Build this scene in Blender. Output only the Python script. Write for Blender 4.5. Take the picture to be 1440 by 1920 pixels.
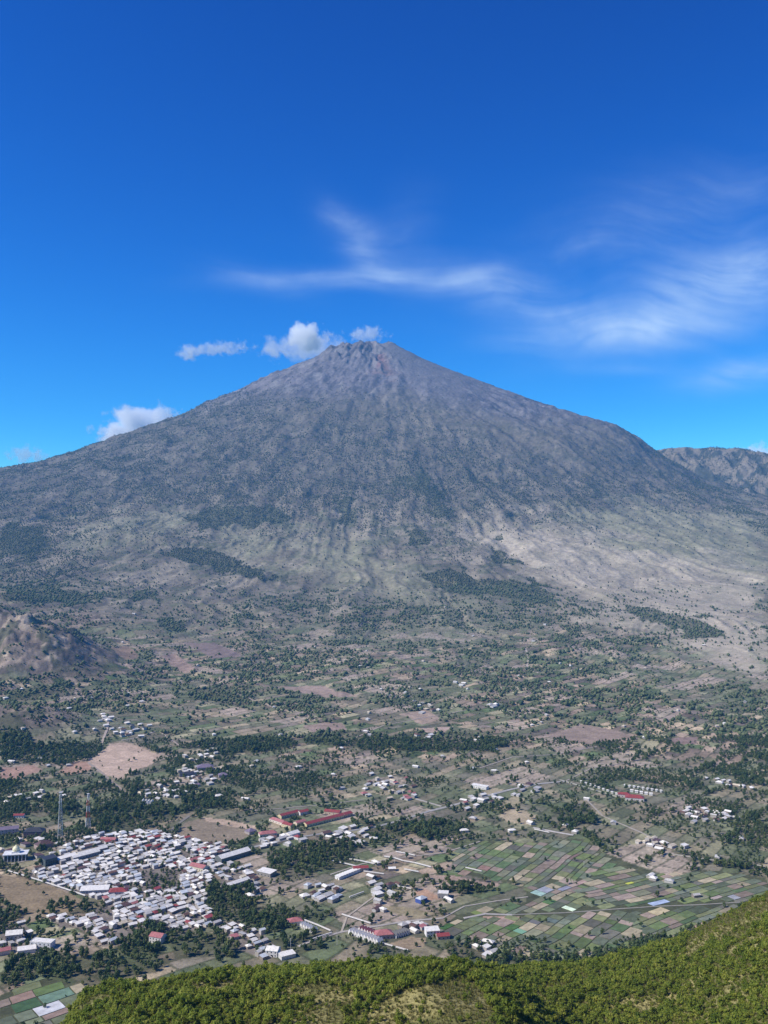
import bpy, math, random
import numpy as np
from mathutils import Vector, Matrix

for o in list(bpy.data.objects):
    bpy.data.objects.remove(o)
sc = bpy.context.scene
COL = sc.collection
R = math.radians

# ------------------------------------------------------------------ camera
CAMZ, F, HROW = 450.0, 1800.0, 1000.0          # camera height over the valley, focal length in photo pixels, horizon row
PITCH = math.atan((HROW - 960.0) / F)
cd = bpy.data.cameras.new('camera')
cd.sensor_fit = 'VERTICAL'; cd.sensor_height = 36.0; cd.lens = 36.0 * F / 1920.0
cd.clip_start = 1.0; cd.clip_end = 120000.0
cam = bpy.data.objects.new('camera', cd); COL.objects.link(cam)
cam.location = (0, 0, CAMZ); cam.rotation_euler = (math.pi / 2 + PITCH, 0, 0)
sc.camera = cam

# ------------------------------------------------------------------ sky, sun, exposure
SKY_R, SKY_G, SKY_B = .032, .226, .68
TO_SUN = Vector((-0.70, -0.20, 0.68)).normalized()
world = bpy.data.worlds.new('World'); sc.world = world; world.use_nodes = True
nt = world.node_tree; nt.nodes.clear()
def N(t, tree, **kw):
    n = tree.nodes.new(t)
    for k, v in kw.items(): setattr(n, k, v)
    return n
def math_node(tree, op, a, b=None, c=None, clamp=False):
    n = N('ShaderNodeMath', tree, operation=op); n.use_clamp = clamp
    for i, v in enumerate((a, b, c)):
        if v is None: continue
        if isinstance(v, (int, float)): n.inputs[i].default_value = v
        else: tree.links.new(v, n.inputs[i])
    return n.outputs[0]
sky = N('ShaderNodeTexSky', nt, sky_type='NISHITA', sun_disc=False)
sky.sun_elevation = math.asin(TO_SUN.z); sky.sun_rotation = math.atan2(TO_SUN.x, TO_SUN.y)
sky.altitude = 1600; sky.air_density = 1.0; sky.dust_density = 0.0; sky.ozone_density = 4.0
sr = N('ShaderNodeSeparateColor', nt); nt.links.new(sky.outputs[0], sr.inputs[0])       # a deeper, more saturated blue, as the camera shows it
g_ = math_node(nt, 'MULTIPLY', math_node(nt, 'POWER', sr.outputs[1], 1.9), SKY_G)
r_ = math_node(nt, 'MINIMUM', math_node(nt, 'MULTIPLY', math_node(nt, 'POWER', sr.outputs[0], 2.8), SKY_R), math_node(nt, 'MULTIPLY', g_, .8))
hs = N('ShaderNodeCombineColor', nt); nt.links.new(r_, hs.inputs[0]); nt.links.new(g_, hs.inputs[1]); nt.links.new(math_node(nt, 'MULTIPLY', math_node(nt, 'POWER', sr.outputs[2], 1.35), SKY_B), hs.inputs[2])
# cirrus: a sheet of streaky cloud, laid out on the plane x/z, y/z of the view direction
tc = N('ShaderNodeTexCoord', nt); sep = N('ShaderNodeSeparateXYZ', nt); nt.links.new(tc.outputs['Generated'], sep.inputs[0])
def cirrus():
    az = math_node(nt, 'DIVIDE', sep.outputs[0], math_node(nt, 'MAXIMUM', sep.outputs[1], 0.05))
    el = math_node(nt, 'DIVIDE', sep.outputs[2], math_node(nt, 'MAXIMUM', sep.outputs[1], 0.05))
    cmb = N('ShaderNodeCombineXYZ', nt); nt.links.new(az, cmb.inputs[0]); nt.links.new(el, cmb.inputs[1])
    def noise(vec, scale, detail, rough, ty='FBM'):
        n = N('ShaderNodeTexNoise', nt, noise_type=ty); n.inputs['Scale'].default_value = scale; n.inputs['Detail'].default_value = detail; n.inputs['Roughness'].default_value = rough
        nt.links.new(vec, n.inputs['Vector']); return n
    warp = noise(cmb.outputs[0], 5.0, 1.5, .5)
    def fibres(rot, sx, sy, wx, wy):
        """thin strands: noise drawn out along one direction and bent by a slower noise"""
        m = N('ShaderNodeMapping', nt); nt.links.new(cmb.outputs[0], m.inputs[0]); m.inputs['Rotation'].default_value = (0, 0, R(-rot)); m.inputs['Scale'].default_value = (sx, sy, 1)
        w = N('ShaderNodeVectorMath', nt, operation='MULTIPLY_ADD'); nt.links.new(warp.outputs['Color'], w.inputs[0]); w.inputs[1].default_value = (wx, wy, 0); nt.links.new(m.outputs[0], w.inputs[2])
        return noise(w.outputs[0], 1.0, 9.0, .60).outputs[0]
    f1 = fibres(6, 4.5, 26.0, 1.2, 3.2); f2 = fibres(27, 5.0, 24.0, 1.5, 4.0); f3 = fibres(-20, 5.5, 24.0, 1.5, 4.0)
    soft = noise(cmb.outputs[0], 6.0, 5.0, .55).outputs[0]
    def bank(items):
        total = None
        for px, py, rx, ry, w, tilt in items:                      # (photo x, photo y, half width, half height, weight, tilt): where the cloud bank is thicker
            a0, e0 = (px - 720) / F, (HROW - py) / F; c, s = math.cos(R(tilt)), math.sin(R(-tilt))
            dx = math_node(nt, 'SUBTRACT', az, a0); dy = math_node(nt, 'SUBTRACT', el, e0)
            u = math_node(nt, 'ADD', math_node(nt, 'MULTIPLY', dx, c * F / rx), math_node(nt, 'MULTIPLY', dy, s * F / rx))
            v = math_node(nt, 'ADD', math_node(nt, 'MULTIPLY', dx, -s * F / ry), math_node(nt, 'MULTIPLY', dy, c * F / ry))
            q = math_node(nt, 'ADD', math_node(nt, 'MULTIPLY', u, u), math_node(nt, 'MULTIPLY', v, v))
            g = math_node(nt, 'MULTIPLY', math_node(nt, 'POWER', 2.718, math_node(nt, 'MULTIPLY', q, -1.0)), w)
            total = g if total is None else math_node(nt, 'ADD', total, g)
        return total
    b1 = bank(((1165, 622, 170, 36, 1.3, -3), (1400, 700, 110, 26, .9, -8), (1390, 520, 190, 60, .75, -10), (610, 520, 170, 17, .65, -1), (860, 535, 150, 20, .4, 4), (1170, 690, 110, 12, .3, 0)))
    b2 = bank(((1290, 560, 240, 60, .42, -18), (1260, 400, 300, 80, .26, -20), (700, 470, 50, 40, .28, 40), (890, 512, 66, 14, .55, -16), (1090, 455, 60, 18, .4, -28), (770, 410, 60, 50, .16, -60), (480, 520, 90, 22, .35, 14)))
    b3 = bank(((985, 550, 200, 40, .8, 14), (672, 450, 80, 30, .36, 50), (1050, 600, 130, 40, .35, 18), (635, 402, 44, 24, .25, 20)))
    def lit(f, lo, k): return math_node(nt, 'MULTIPLY', math_node(nt, 'SUBTRACT', f, lo), k, clamp=True)
    t = None
    for f, b in ((f1, b1), (f2, b2), (f3, b3)):
        g = math_node(nt, 'MULTIPLY', b, math_node(nt, 'MULTIPLY_ADD', lit(f, .36, 3.0), .84, .16)); t = g if t is None else math_node(nt, 'ADD', t, g)
    out = math_node(nt, 'MULTIPLY', t, math_node(nt, 'MULTIPLY_ADD', lit(soft, .32, 3.0), .75, .25))
    return math_node(nt, 'MULTIPLY', out, 0.86, clamp=True)
mix = N('ShaderNodeMix', nt, data_type='RGBA'); nt.links.new(cirrus(), mix.inputs['Factor'])
nt.links.new(hs.outputs[0], mix.inputs['A']); mix.inputs['B'].default_value = (5.2, 6.6, 8.2, 1)
bg = N('ShaderNodeBackground', nt); bg.inputs['Strength'].default_value = 0.10
nt.links.new(mix.outputs['Result'], bg.inputs['Color'])
wo = N('ShaderNodeOutputWorld', nt); nt.links.new(bg.outputs[0], wo.inputs[0])

sl = bpy.data.lights.new('sun', 'SUN'); sl.energy = 4.0; sl.angle = R(0.53); sl.color = (1.0, 0.94, 0.84)
so = bpy.data.objects.new('sun', sl); COL.objects.link(so)
so.rotation_euler = TO_SUN.to_track_quat('Z', 'Y').to_euler()
sc.view_settings.view_transform = 'Standard'; sc.view_settings.look = 'None'
sc.view_settings.exposure = 0.5; sc.view_settings.gamma = 1.0; sc.view_settings.use_curve_mapping = False
sc.render.engine = 'CYCLES'
sc.cycles.max_bounces = 12; sc.cycles.diffuse_bounces = 2; sc.cycles.glossy_bounces = 1; sc.cycles.volume_bounces = 12
sc.cycles.transparent_max_bounces = 6; sc.cycles.use_denoising = True

# ------------------------------------------------------------------ noise
def _hash(ix, iy, seed):
    h = (ix.astype(np.int64) * 374761393 + iy.astype(np.int64) * 668265263 + seed * 1442695041) & 0xFFFFFFFF
    h = ((h ^ (h >> 13)) * 1274126177) & 0xFFFFFFFF
    h = ((h ^ (h >> 16)) * 2246822519) & 0xFFFFFFFF
    return ((h ^ (h >> 15)) & 0xFFFFFF) / float(0xFFFFFF)
def vnoise(x, y, seed=0):
    x = np.asarray(x, float); y = np.asarray(y, float)
    ix = np.floor(x); iy = np.floor(y); fx = x - ix; fy = y - iy
    fx = fx * fx * fx * (fx * (fx * 6 - 15) + 10); fy = fy * fy * fy * (fy * (fy * 6 - 15) + 10)
    ix = ix.astype(np.int64); iy = iy.astype(np.int64)
    a = _hash(ix, iy, seed); b = _hash(ix + 1, iy, seed); c = _hash(ix, iy + 1, seed); d = _hash(ix + 1, iy + 1, seed)
    return (a + (b - a) * fx) * (1 - fy) + (c + (d - c) * fx) * fy
def fbm(x, y, seed=0, octv=4, gain=0.5):
    s = 0.0; amp = 1.0; tot = 0.0
    for k in range(octv):
        s = s + amp * vnoise(x, y, seed + k * 17); tot += amp; amp *= gain
        x = x * 2.03 + 13.7; y = y * 2.03 - 7.3
    return s / tot
def ridged(x, y, seed=0, octv=4, gain=0.5):
    s = 0.0; amp = 1.0; tot = 0.0
    for k in range(octv):
        s = s + amp * (1 - np.abs(2 * vnoise(x, y, seed + k * 31) - 1)); tot += amp; amp *= gain
        x = x * 2.07 + 5.1; y = y * 2.07 + 9.2
    return s / tot
def sstep(a, b, x):
    t = np.clip((x - a) / (b - a), 0, 1); return t * t * (3 - 2 * t)
def smax(a, b, k):
    h = np.clip(0.5 + 0.5 * (a - b) / k, 0, 1); return b + (a - b) * h + k * h * (1 - h)

# ------------------------------------------------------------------ the land as a height function (z = 0 on the valley floor)
SX, SY = -75.0, 8450.0                                            # the summit
P_FRONT = np.array([(0, 1672), (110, 1650), (550, 1317), (1450, 778), (2300, 342), (3150, 0), (4150, -239), (5150, -367), (5930, -420), (6600, -446), (7500, -450), (20000, -450)], float)
P_LEFT = np.array([(0, 1672), (250, 1655), (440, 1600), (540, 1540), (933, 1378), (1213, 1234), (1727, 986), (2380, 734), (2800, 590), (3267, 505), (4500, 300), (6000, 120), (9000, 0), (20000, -200)], float)
P_RIGHT = np.array([(0, 1672), (150, 1680), (440, 1522), (700, 1410), (1213, 1206), (1633, 1060), (2100, 912), (2280, 785), (2450, 630), (2800, 420), (3500, 280), (5000, 40), (7000, -50), (20000, -200)], float)
SIL_KNOLL = np.array([(-400, 2883), (60, 2383), (105, 2014), (130, 1909), (150, 1864), (200, 1840), (300, 1834), (400, 1814), (480, 1811), (560, 1800), (620, 1792), (700, 1788), (780, 1787), (860, 1796), (930, 1811), (980, 1842), (1030, 1888), (1080, 1945), (1140, 2020), (1220, 2120), (1400, 2400), (2600, 3000)], float)
SIL_FLANK = np.array([(-400, 2900), (300, 2200), (560, 1930), (700, 1855), (780, 1826), (840, 1812), (900, 1806), (1000, 1802), (1060, 1800), (1120, 1791), (1200, 1767), (1270, 1751), (1300, 1731), (1340, 1708), (1400, 1680), (1440, 1657), (1520, 1613), (1700, 1543), (2600, 1283)], float)
SIL = np.array([(-400, 2883), (60, 2383), (105, 2014), (130, 1909), (150, 1864), (200, 1840), (300, 1834), (400, 1814), (480, 1811), (560, 1800), (620, 1792), (700, 1788), (780, 1787), (840, 1797), (900, 1806), (1000, 1802), (1060, 1800), (1120, 1791), (1200, 1767), (1270, 1751), (1300, 1731), (1340, 1708), (1400, 1680), (1440, 1657), (1520, 1613), (1700, 1543), (2600, 1283)], float)
def cone(x, y):
    dx = x - SX; dy = y - SY; r = np.hypot(dx, dy) + 1e-6
    wf = np.clip(-dy / r, 0, 1) ** 2; wl = dx < 0
    th = np.arctan2(dx, -dy)
    rr = r * (1 + 0.03 * (fbm(th * 3 + 9, r / 2500, 5, 3) - 0.5))
    f = np.interp(rr, P_FRONT[:, 0], P_FRONT[:, 1]); l = np.interp(rr, P_LEFT[:, 0], P_LEFT[:, 1]); q = np.interp(rr, P_RIGHT[:, 0], P_RIGHT[:, 1])
    lr = l + (q - l) * sstep(-0.25, 0.25, dx / r)
    z = lr + (f - lr) * wf
    back = np.clip(dy / r, 0, 1); z = z - back ** 2 * np.minimum(r * 0.12, 300)
    # gullies and ribs that run downhill from the summit
    thw = th + 0.10 * (fbm(x / 600, y / 600, 3, 3) - 0.5)
    up = sstep(5200, 2200, r); top = sstep(900, 150, r)
    g1 = ridged(thw * 9.0, r / 1800, 11, 4, 0.55) - 0.6
    g2 = ridged(thw * 34.0, r / 900, 12, 3, 0.6) - 0.6
    scree = sstep(0.25, 0.7, th) * sstep(1800, 500, r) * sstep(2.2, 1.3, th)    # the smooth ash flank right of the summit
    amp = np.clip(r / 700, 0.15, 1)
    rt = .55 + .45 * sstep(.2, .8, th)                                           # the ribs show most on the right flank
    z = z + (g1 * 62 * up * np.clip((r - 150) / 1500, .0, 1) + g2 * 22 * up * np.clip((r - 300) / 1500, 0, 1)) * (1 - 0.85 * scree) * rt
    wx = x + 90 * (fbm(x / 300, y / 300, 24, 3) - .5); wy = y + 90 * (fbm(x / 300, y / 300, 25, 3) - .5)
    z = z + ((ridged(wx / 210, wy / 330, 21, 4, .55) - 0.6) * 52 + (fbm(x / 55, y / 75, 26, 3, .6) - .5) * 18) * up * (1 - 0.8 * scree)
    crag = sstep(620, 330, r) * (1 - scree) * sstep(1050, 1250, z + CAMZ * 0 + 0 * r)
    z = z + ((ridged(wx / 95 + .5 * wy / 200, wy / 190, 23, 4, .6) - 0.6) * 95 + (ridged(thw * 12 + 3, r / 300, 27, 3, .6) - .6) * 60 * np.clip(r / 250, .15, 1)) * crag
    low = sstep(2300, 3400, r) * sstep(6600, 5000, r)
    z = z + (ridged(thw * 40, r / 1500, 31, 3, .55) - 0.6) * 26 * low + (fbm(x / 260, y / 260, 33, 4) - .5) * 26 * low
    return z
RIM = [(2300, 8350, 735), (2620, 8150, 728), (2900, 7950, 712), (3060, 7760, 650), (3500, 7500, 560), (4600, 7100, 520), (7000, 6900, 450)]
def rim(x, y):
    best = np.full(np.shape(x), 1e9); zc = np.zeros(np.shape(x)); side = np.zeros(np.shape(x))
    for (x0, y0, z0), (x1, y1, z1) in zip(RIM[:-1], RIM[1:]):
        vx, vy = x1 - x0, y1 - y0; t = np.clip(((x - x0) * vx + (y - y0) * vy) / (vx * vx + vy * vy), 0, 1)
        d = np.hypot(x - x0 - t * vx, y - y0 - t * vy); m = d < best
        best = np.where(m, d, best); zc = np.where(m, z0 + (z1 - z0) * t, zc)
    sp = ridged(x / 420 + y / 900, y / 1500, 41, 4, .55) - .55
    sp2 = ridged(x / 120, y / 260, 42, 3, .6) - .55
    z = zc - best * 0.62 + sp * 290 * sstep(0, 300, best) + sp2 * 90 * sstep(-40, 120, best) + (fbm(x / 130, y / 130, 43, 4) - .5) * 46
    return z
def base_land(x, y):
    z = cone(x, y)
    z = smax(z, rim(x, y), 30.0)
    z = smax(z + CAMZ, -1.0 + 0 * z, 6.0)
    z = z + (fbm(x / 320, y / 320, 51, 2) - 0.5) * 5.0
    # bare knolls at the left foot of the mountain
    k = 0.5 + fbm(x / 110, y / 110, 61, 4)
    rk = ridged(x / 90 + .3 * y / 90, y / 140, 62, 4, .6)
    for cx, cy, sx, sy, h in ((-1230, 2760, 290, 300, 172), (-945, 2720, 170, 260, 66), (-790, 2090, 160, 130, 60), (-1560, 3550, 280, 300, 105), (-1060, 3450, 200, 200, 30)):
        q = ((x - cx) / sx) ** 2 + ((y - cy) / sy) ** 2
        z = z + h * np.exp(-q) * (0.52 + 0.28 * k + 0.08 * rk + .17 * fbm(x / 34, y / 40, 63, 4, .6) + .07 * ridged(x / 26, y / 30, 64, 3, .6))
    return z
def hill_land(x, y):
    px = 720 + F * x / np.maximum(y, 1.0); z = -1e4
    # a rounded knoll on the west, and behind it a longer flank that climbs to the east
    for sil, d0, d1, steep in ((SIL_KNOLL, 500.0, 440.0, .27), (SIL_FLANK, 560.0, 640.0, .25)):
        row = np.interp(px, sil[:, 0], sil[:, 1])
        for off in (-14, 14): row = row + np.interp(px + off, sil[:, 0], sil[:, 1])
        t = (row / 3 - HROW) / F; dc = d0 + (d1 - d0) * sstep(600, 1300, px) - 25 * sstep(500, 200, px) * (d0 < 550)
        dd = dc - y; zc = CAMZ - t * dc
        q = np.where(dd > 0, zc + steep * dd - .0003 * dd * dd, zc + .60 * dd) - 6.0 * np.exp(-(dd / 30.0) ** 2) + 3
        z = np.maximum(z, q)
    z = z + (fbm(x / 60, y / 60, 71, 3) - .5) * 8 + (ridged(x / 90 + y / 160, y / 100, 72, 2) - .6) * 8 * sstep(560, 480, y)
    near = CAMZ - 2 - 0.53 * y - 40 * sstep(80, 10, px) * sstep(100, 300, y)
    return np.maximum(z, near)
def H(x, y):
    x = np.asarray(x, float); y = np.asarray(y, float)
    b = base_land(x, y)
    return np.where(y < 1100, smax(hill_land(x, y), b, 3.0), b)
def proj(x, y, z):
    y = np.maximum(y, 1.0); zz = z - CAMZ
    cp, sp = math.cos(PITCH), math.sin(PITCH)
    dep = y * cp + zz * sp; up = -y * sp + zz * cp
    return 720 + F * x / dep, 960 - F * up / dep
def inpoly(px, py, poly):
    n = len(poly); c = np.zeros(np.shape(px), bool); j = n - 1
    for i in range(n):
        xi, yi = poly[i]; xj, yj = poly[j]
        if yi != yj:
            m = (yi > py) != (yj > py)
            c ^= m & (px < (xj - xi) * (py - yi) / (yj - yi) + xi)
        j = i
    return c

# ------------------------------------------------------------------ regions (outlines read off the photograph, laid on the ground)
FOREST = [[(313, 1038), (350, 1028), (400, 1035), (440, 1050), (500, 1075), (535, 1085), (500, 1086), (450, 1075), (380, 1062)],
          [(790, 878), (810, 905), (830, 935), (855, 965), (825, 975), (800, 935), (760, 910), (725, 912)],
          [(758, 992), (790, 990), (806, 1015), (800, 1025), (765, 1024)], [(795, 1075), (850, 1070), (900, 1085), (960, 1090), (1010, 1100), (1060, 1140), (1000, 1135), (930, 1120), (850, 1115), (805, 1095)],
          [(918, 1030), (950, 1035), (985, 1060), (960, 1060), (925, 1050)], [(980, 1085), (1000, 1082), (1020, 1115), (1000, 1112)],
          [(1160, 1128), (1200, 1135), (1260, 1155), (1340, 1175), (1372, 1195), (1330, 1198), (1260, 1180), (1190, 1150)],
          [(350, 960), (430, 945), (520, 950), (560, 970), (530, 985), (440, 985), (370, 1000)], [(0, 990), (60, 980), (90, 1010), (60, 1050), (0, 1030)],
          [(245, 1108), (290, 1105), (300, 1125), (250, 1126)], [(290, 1160), (345, 1158), (350, 1185), (300, 1182)], [(0, 1095), (60, 1090), (150, 1110), (240, 1118), (130, 1135), (0, 1122)],
          [(930, 1005), (945, 1000), (950, 1012), (932, 1014)], [(1340, 1160), (1300, 1150), (1290, 1158)], [(630, 940), (660, 930), (665, 975), (640, 990)]]
SOIL = [([(165, 1430), (205, 1395), (235, 1392), (300, 1415), (285, 1432), (245, 1450), (225, 1462), (200, 1455), (180, 1445)], (.46, .34, .25)),
        ([(0, 1440), (60, 1434), (84, 1444), (30, 1460), (0, 1462)], (.36, .23, .17)), ([(108, 1446), (140, 1430), (165, 1428), (172, 1444), (130, 1452)], (.38, .24, .17)),
        ([(0, 1640), (40, 1645), (110, 1668), (165, 1690), (130, 1712), (60, 1712), (0, 1700)], (.25, .19, .115)),
        ([(345, 1542), (380, 1534), (430, 1548), (478, 1560), (440, 1582), (390, 1582), (330, 1570)], (.24, .19, .13)), ([(378, 1532), (420, 1536), (478, 1548), (480, 1556), (430, 1548), (392, 1541)], (.46, .34, .24)),
        ([(700, 1695), (760, 1700), (815, 1712), (780, 1722), (740, 1712)], (.30, .25, .15)), ([(730, 1770), (770, 1755), (800, 1758), (795, 1775), (760, 1782)], (.33, .25, .16)),
        ([(775, 1672), (795, 1664), (830, 1685), (800, 1690)], (.42, .27, .18)), ([(800, 1642), (840, 1640), (940, 1658), (930, 1664), (860, 1658)], (.36, .26, .20)),
        ([(905, 1718), (960, 1716), (988, 1722), (985, 1734), (950, 1730)], (.48, .32, .24)), ([(960, 1518), (985, 1520), (1010, 1530), (990, 1545), (950, 1540), (930, 1528)], (.42, .34, .22)),
        ([(1285, 1738), (1320, 1728), (1305, 1742)], (.42, .29, .2)), ([(1235, 1640), (1270, 1634), (1288, 1640), (1250, 1650)], (.45, .35, .24)),
        ([(750, 1338), (800, 1330), (830, 1350), (790, 1358)], (.36, .27, .2)), ([(300, 1230), (330, 1225), (370, 1258), (345, 1262)], (.30, .215, .165)),
        ([(345, 1205), (400, 1205), (460, 1230), (400, 1235)], (.22, .165, .14)), ([(205, 1215), (240, 1212), (265, 1232), (235, 1240)], (.3, .21, .14)),
        ([(520, 1288), (600, 1285), (670, 1305), (610, 1308)], (.31, .23, .18)), ([(570, 1360), (640, 1355), (650, 1368), (580, 1372)], (.3, .22, .17)),
        ([(1090, 1360), (1160, 1370), (1200, 1385), (1100, 1395), (1020, 1380)], (.28, .21, .16)), ([(790, 1365), (850, 1362), (830, 1374), (795, 1374)], (.42, .31, .24)),
        ([(1260, 1385), (1310, 1382), (1310, 1394), (1265, 1396)], (.24, .17, .14))]
GROVE = [[(60, 1500), (130, 1490), (150, 1520), (110, 1530)], [(165, 1520), (260, 1500), (330, 1510), (330, 1535), (250, 1560), (190, 1560)], [(260, 1632), (335, 1628), (340, 1665), (280, 1675)],
         [(385, 1660), (470, 1650), (490, 1700), (480, 1740), (430, 1730), (395, 1730)], [(95, 1695), (200, 1690), (210, 1715), (130, 1718), (90, 1715)], [(200, 1745), (300, 1742), (310, 1790), (230, 1790)],
         [(310, 1760), (440, 1750), (450, 1795), (330, 1800)], [(480, 1700), (540, 1690), (560, 1735), (520, 1745), (480, 1730)], [(500, 1600), (600, 1580), (680, 1580), (655, 1612), (560, 1650), (500, 1640)],
         [(30, 1800), (80, 1780), (200, 1790), (330, 1800), (300, 1825), (180, 1850), (60, 1835), (0, 1860), (0, 1830)], [(680, 1540), (760, 1535), (780, 1560), (700, 1580)], [(330, 1490), (440, 1480), (440, 1512), (350, 1520)],
         [(740, 1545), (850, 1540), (900, 1560), (800, 1575)], [(1030, 1520), (1100, 1515), (1120, 1545), (1050, 1555)], [(240, 1470), (265, 1460), (270, 1510), (245, 1515)], [(560, 1380), (740, 1370), (900, 1380), (960, 1395), (930, 1410), (760, 1408), (580, 1400)],
         [(330, 1395), (520, 1375), (560, 1400), (420, 1420)], [(820, 1660), (930, 1665), (900, 1680), (830, 1675)], [(830, 1770), (980, 1760), (1100, 1775), (1230, 1750), (1290, 1765), (1200, 1800), (1000, 1810), (840, 1800)],
         [(0, 1340), (30, 1330), (60, 1400), (170, 1395), (170, 1410), (60, 1430), (0, 1435)], [(0, 1295), (130, 1280), (140, 1300), (20, 1320)], [(560, 1705), (640, 1700), (620, 1725), (570, 1730)], [(490, 1760), (600, 1750), (620, 1775), (560, 1790)],
         [(1250, 1600), (1400, 1620), (1420, 1638), (1300, 1625)], [(1220, 1600), (1210, 1620), (1190, 1615)], [(620, 1380), (700, 1370), (760, 1400)], [(350, 1290), (470, 1285), (480, 1310), (360, 1318)]]
VILLAGE = [[(50, 1640), (95, 1610), (150, 1578), (195, 1562), (245, 1563), (290, 1560), (330, 1572), (375, 1578), (425, 1590), (430, 1612), (390, 1640), (400, 1665), (385, 1690), (395, 1715), (388, 1740), (345, 1748), (300, 1738), (255, 1742),
            (235, 1772), (195, 1775), (165, 1745), (150, 1725), (205, 1690), (160, 1680), (100, 1660)],
           [(385, 1730), (440, 1728), (490, 1748), (530, 1785), (500, 1800), (455, 1782)], [(90, 1715), (170, 1722), (180, 1742), (110, 1742)], [(405, 1622), (475, 1626), (472, 1655), (415, 1662)], [(0, 1735), (45, 1725), (70, 1760), (20, 1790), (0, 1790)]]
FIELDS = [[(850, 1600), (905, 1578), (1000, 1582), (1100, 1572), (1130, 1600), (1240, 1640), (1330, 1632), (1440, 1648), (1440, 1680), (1310, 1735), (1200, 1775), (1090, 1790), (1040, 1805), (960, 1800), (900, 1770), (815, 1748), (860, 1715), (990, 1690), (985, 1660), (840, 1632)],
          [(0, 1868), (70, 1832), (160, 1850), (150, 1930), (0, 1930)]]
DRY = [[(880, 960), (1000, 985), (1120, 1010), (1440, 1090), (1440, 1280), (1200, 1190), (1060, 1140), (1000, 1080), (900, 1040)]]
GRASS = [[(1000, 950), (1440, 960), (1440, 1110), (1240, 1060), (1100, 1010)], [(380, 1000), (470, 990), (560, 1060), (470, 1060)], [(500, 1000), (640, 1010), (860, 1120), (1000, 1165), (820, 1160), (620, 1080)], [(110, 990), (340, 960), (330, 1010), (150, 1025)]]
ang_v = R(46)
def parcel(x, y, L, W, seed, ang=ang_v, warp=22.0):
    wx = x + warp * 2 * (vnoise(x / 190, y / 190, seed + 1) - .5); wy = y + warp * 2 * (vnoise(x / 190, y / 190, seed + 2) - .5)
    c, s = math.cos(ang), math.sin(ang)
    a = c * wx + s * wy; b = -s * wx + c * wy
    i = np.floor(b / W); k1 = _hash(i.astype(np.int64), (i * 0).astype(np.int64), seed + 3)
    Li = L * (0.6 + 0.9 * k1); aa = a / Li + 7 * k1
    j = np.floor(aa)
    fa = (aa - j) * Li; fb = b - i * W
    edge = np.minimum(np.minimum(fa, Li - fa), np.minimum(fb, W - fb))
    return _hash(i.astype(np.int64), j.astype(np.int64), seed + 4), _hash(i.astype(np.int64), j.astype(np.int64), seed + 5), edge
def masks(x, y, z):
    """which region each ground point lies in"""
    w = 9 * (fbm(x / 45, y / 45, 81, 3) - .5); w2 = 9 * (fbm(x / 45, y / 45, 82, 3) - .5)
    px, py = proj(x, y, z); px = px + w * 1.2; py = py + w2 * .6
    far = y > 845
    R1 = 46 * (fbm(x / 95, y / 150, 84, 4, .6) - .5); R2 = 30 * (fbm(x / 95, y / 150, 85, 4, .6) - .5)
    def any_(polys, rag=0):
        m = np.zeros(np.shape(x), bool)
        for p in polys: m |= inpoly(px + rag * R1, py + rag * R2, p)
        return m & far
    return px, py, any_

def soft_region(x, y, z, polys):
    """0 to 1: how far a point lies inside large areas whose edges are ragged and run downhill"""
    th = np.arctan2(x - SX, SY - y); r = np.hypot(x - SX, y - SY); tot = 0.0
    px, py = proj(x, y, z)
    for k in range(4):
        w = (fbm(th * 16, r / 500, 83 + k, 2) - .5) * 140; w2 = (fbm(th * 16 + 5, r / 260, 93 + k, 2) - .5) * 110
        m = np.zeros(np.shape(x), bool)
        for p in polys: m |= inpoly(px + w, py + w2, p)
        tot = tot + m
    return tot / 4.0 * (y > 1500)
def mix3(a, b, t):
    return a + (np.asarray(b) - a) * np.asarray(t)[..., None]
PAL = np.array([(.19, .145, .125), (.23, .175, .145), (.27, .205, .17), (.17, .16, .11), (.14, .15, .095), (.11, .125, .07), (.085, .115, .055), (.33, .26, .20), (.18, .145, .135), (.25, .225, .16), (.12, .105, .09), (.15, .155, .10)])
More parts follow.
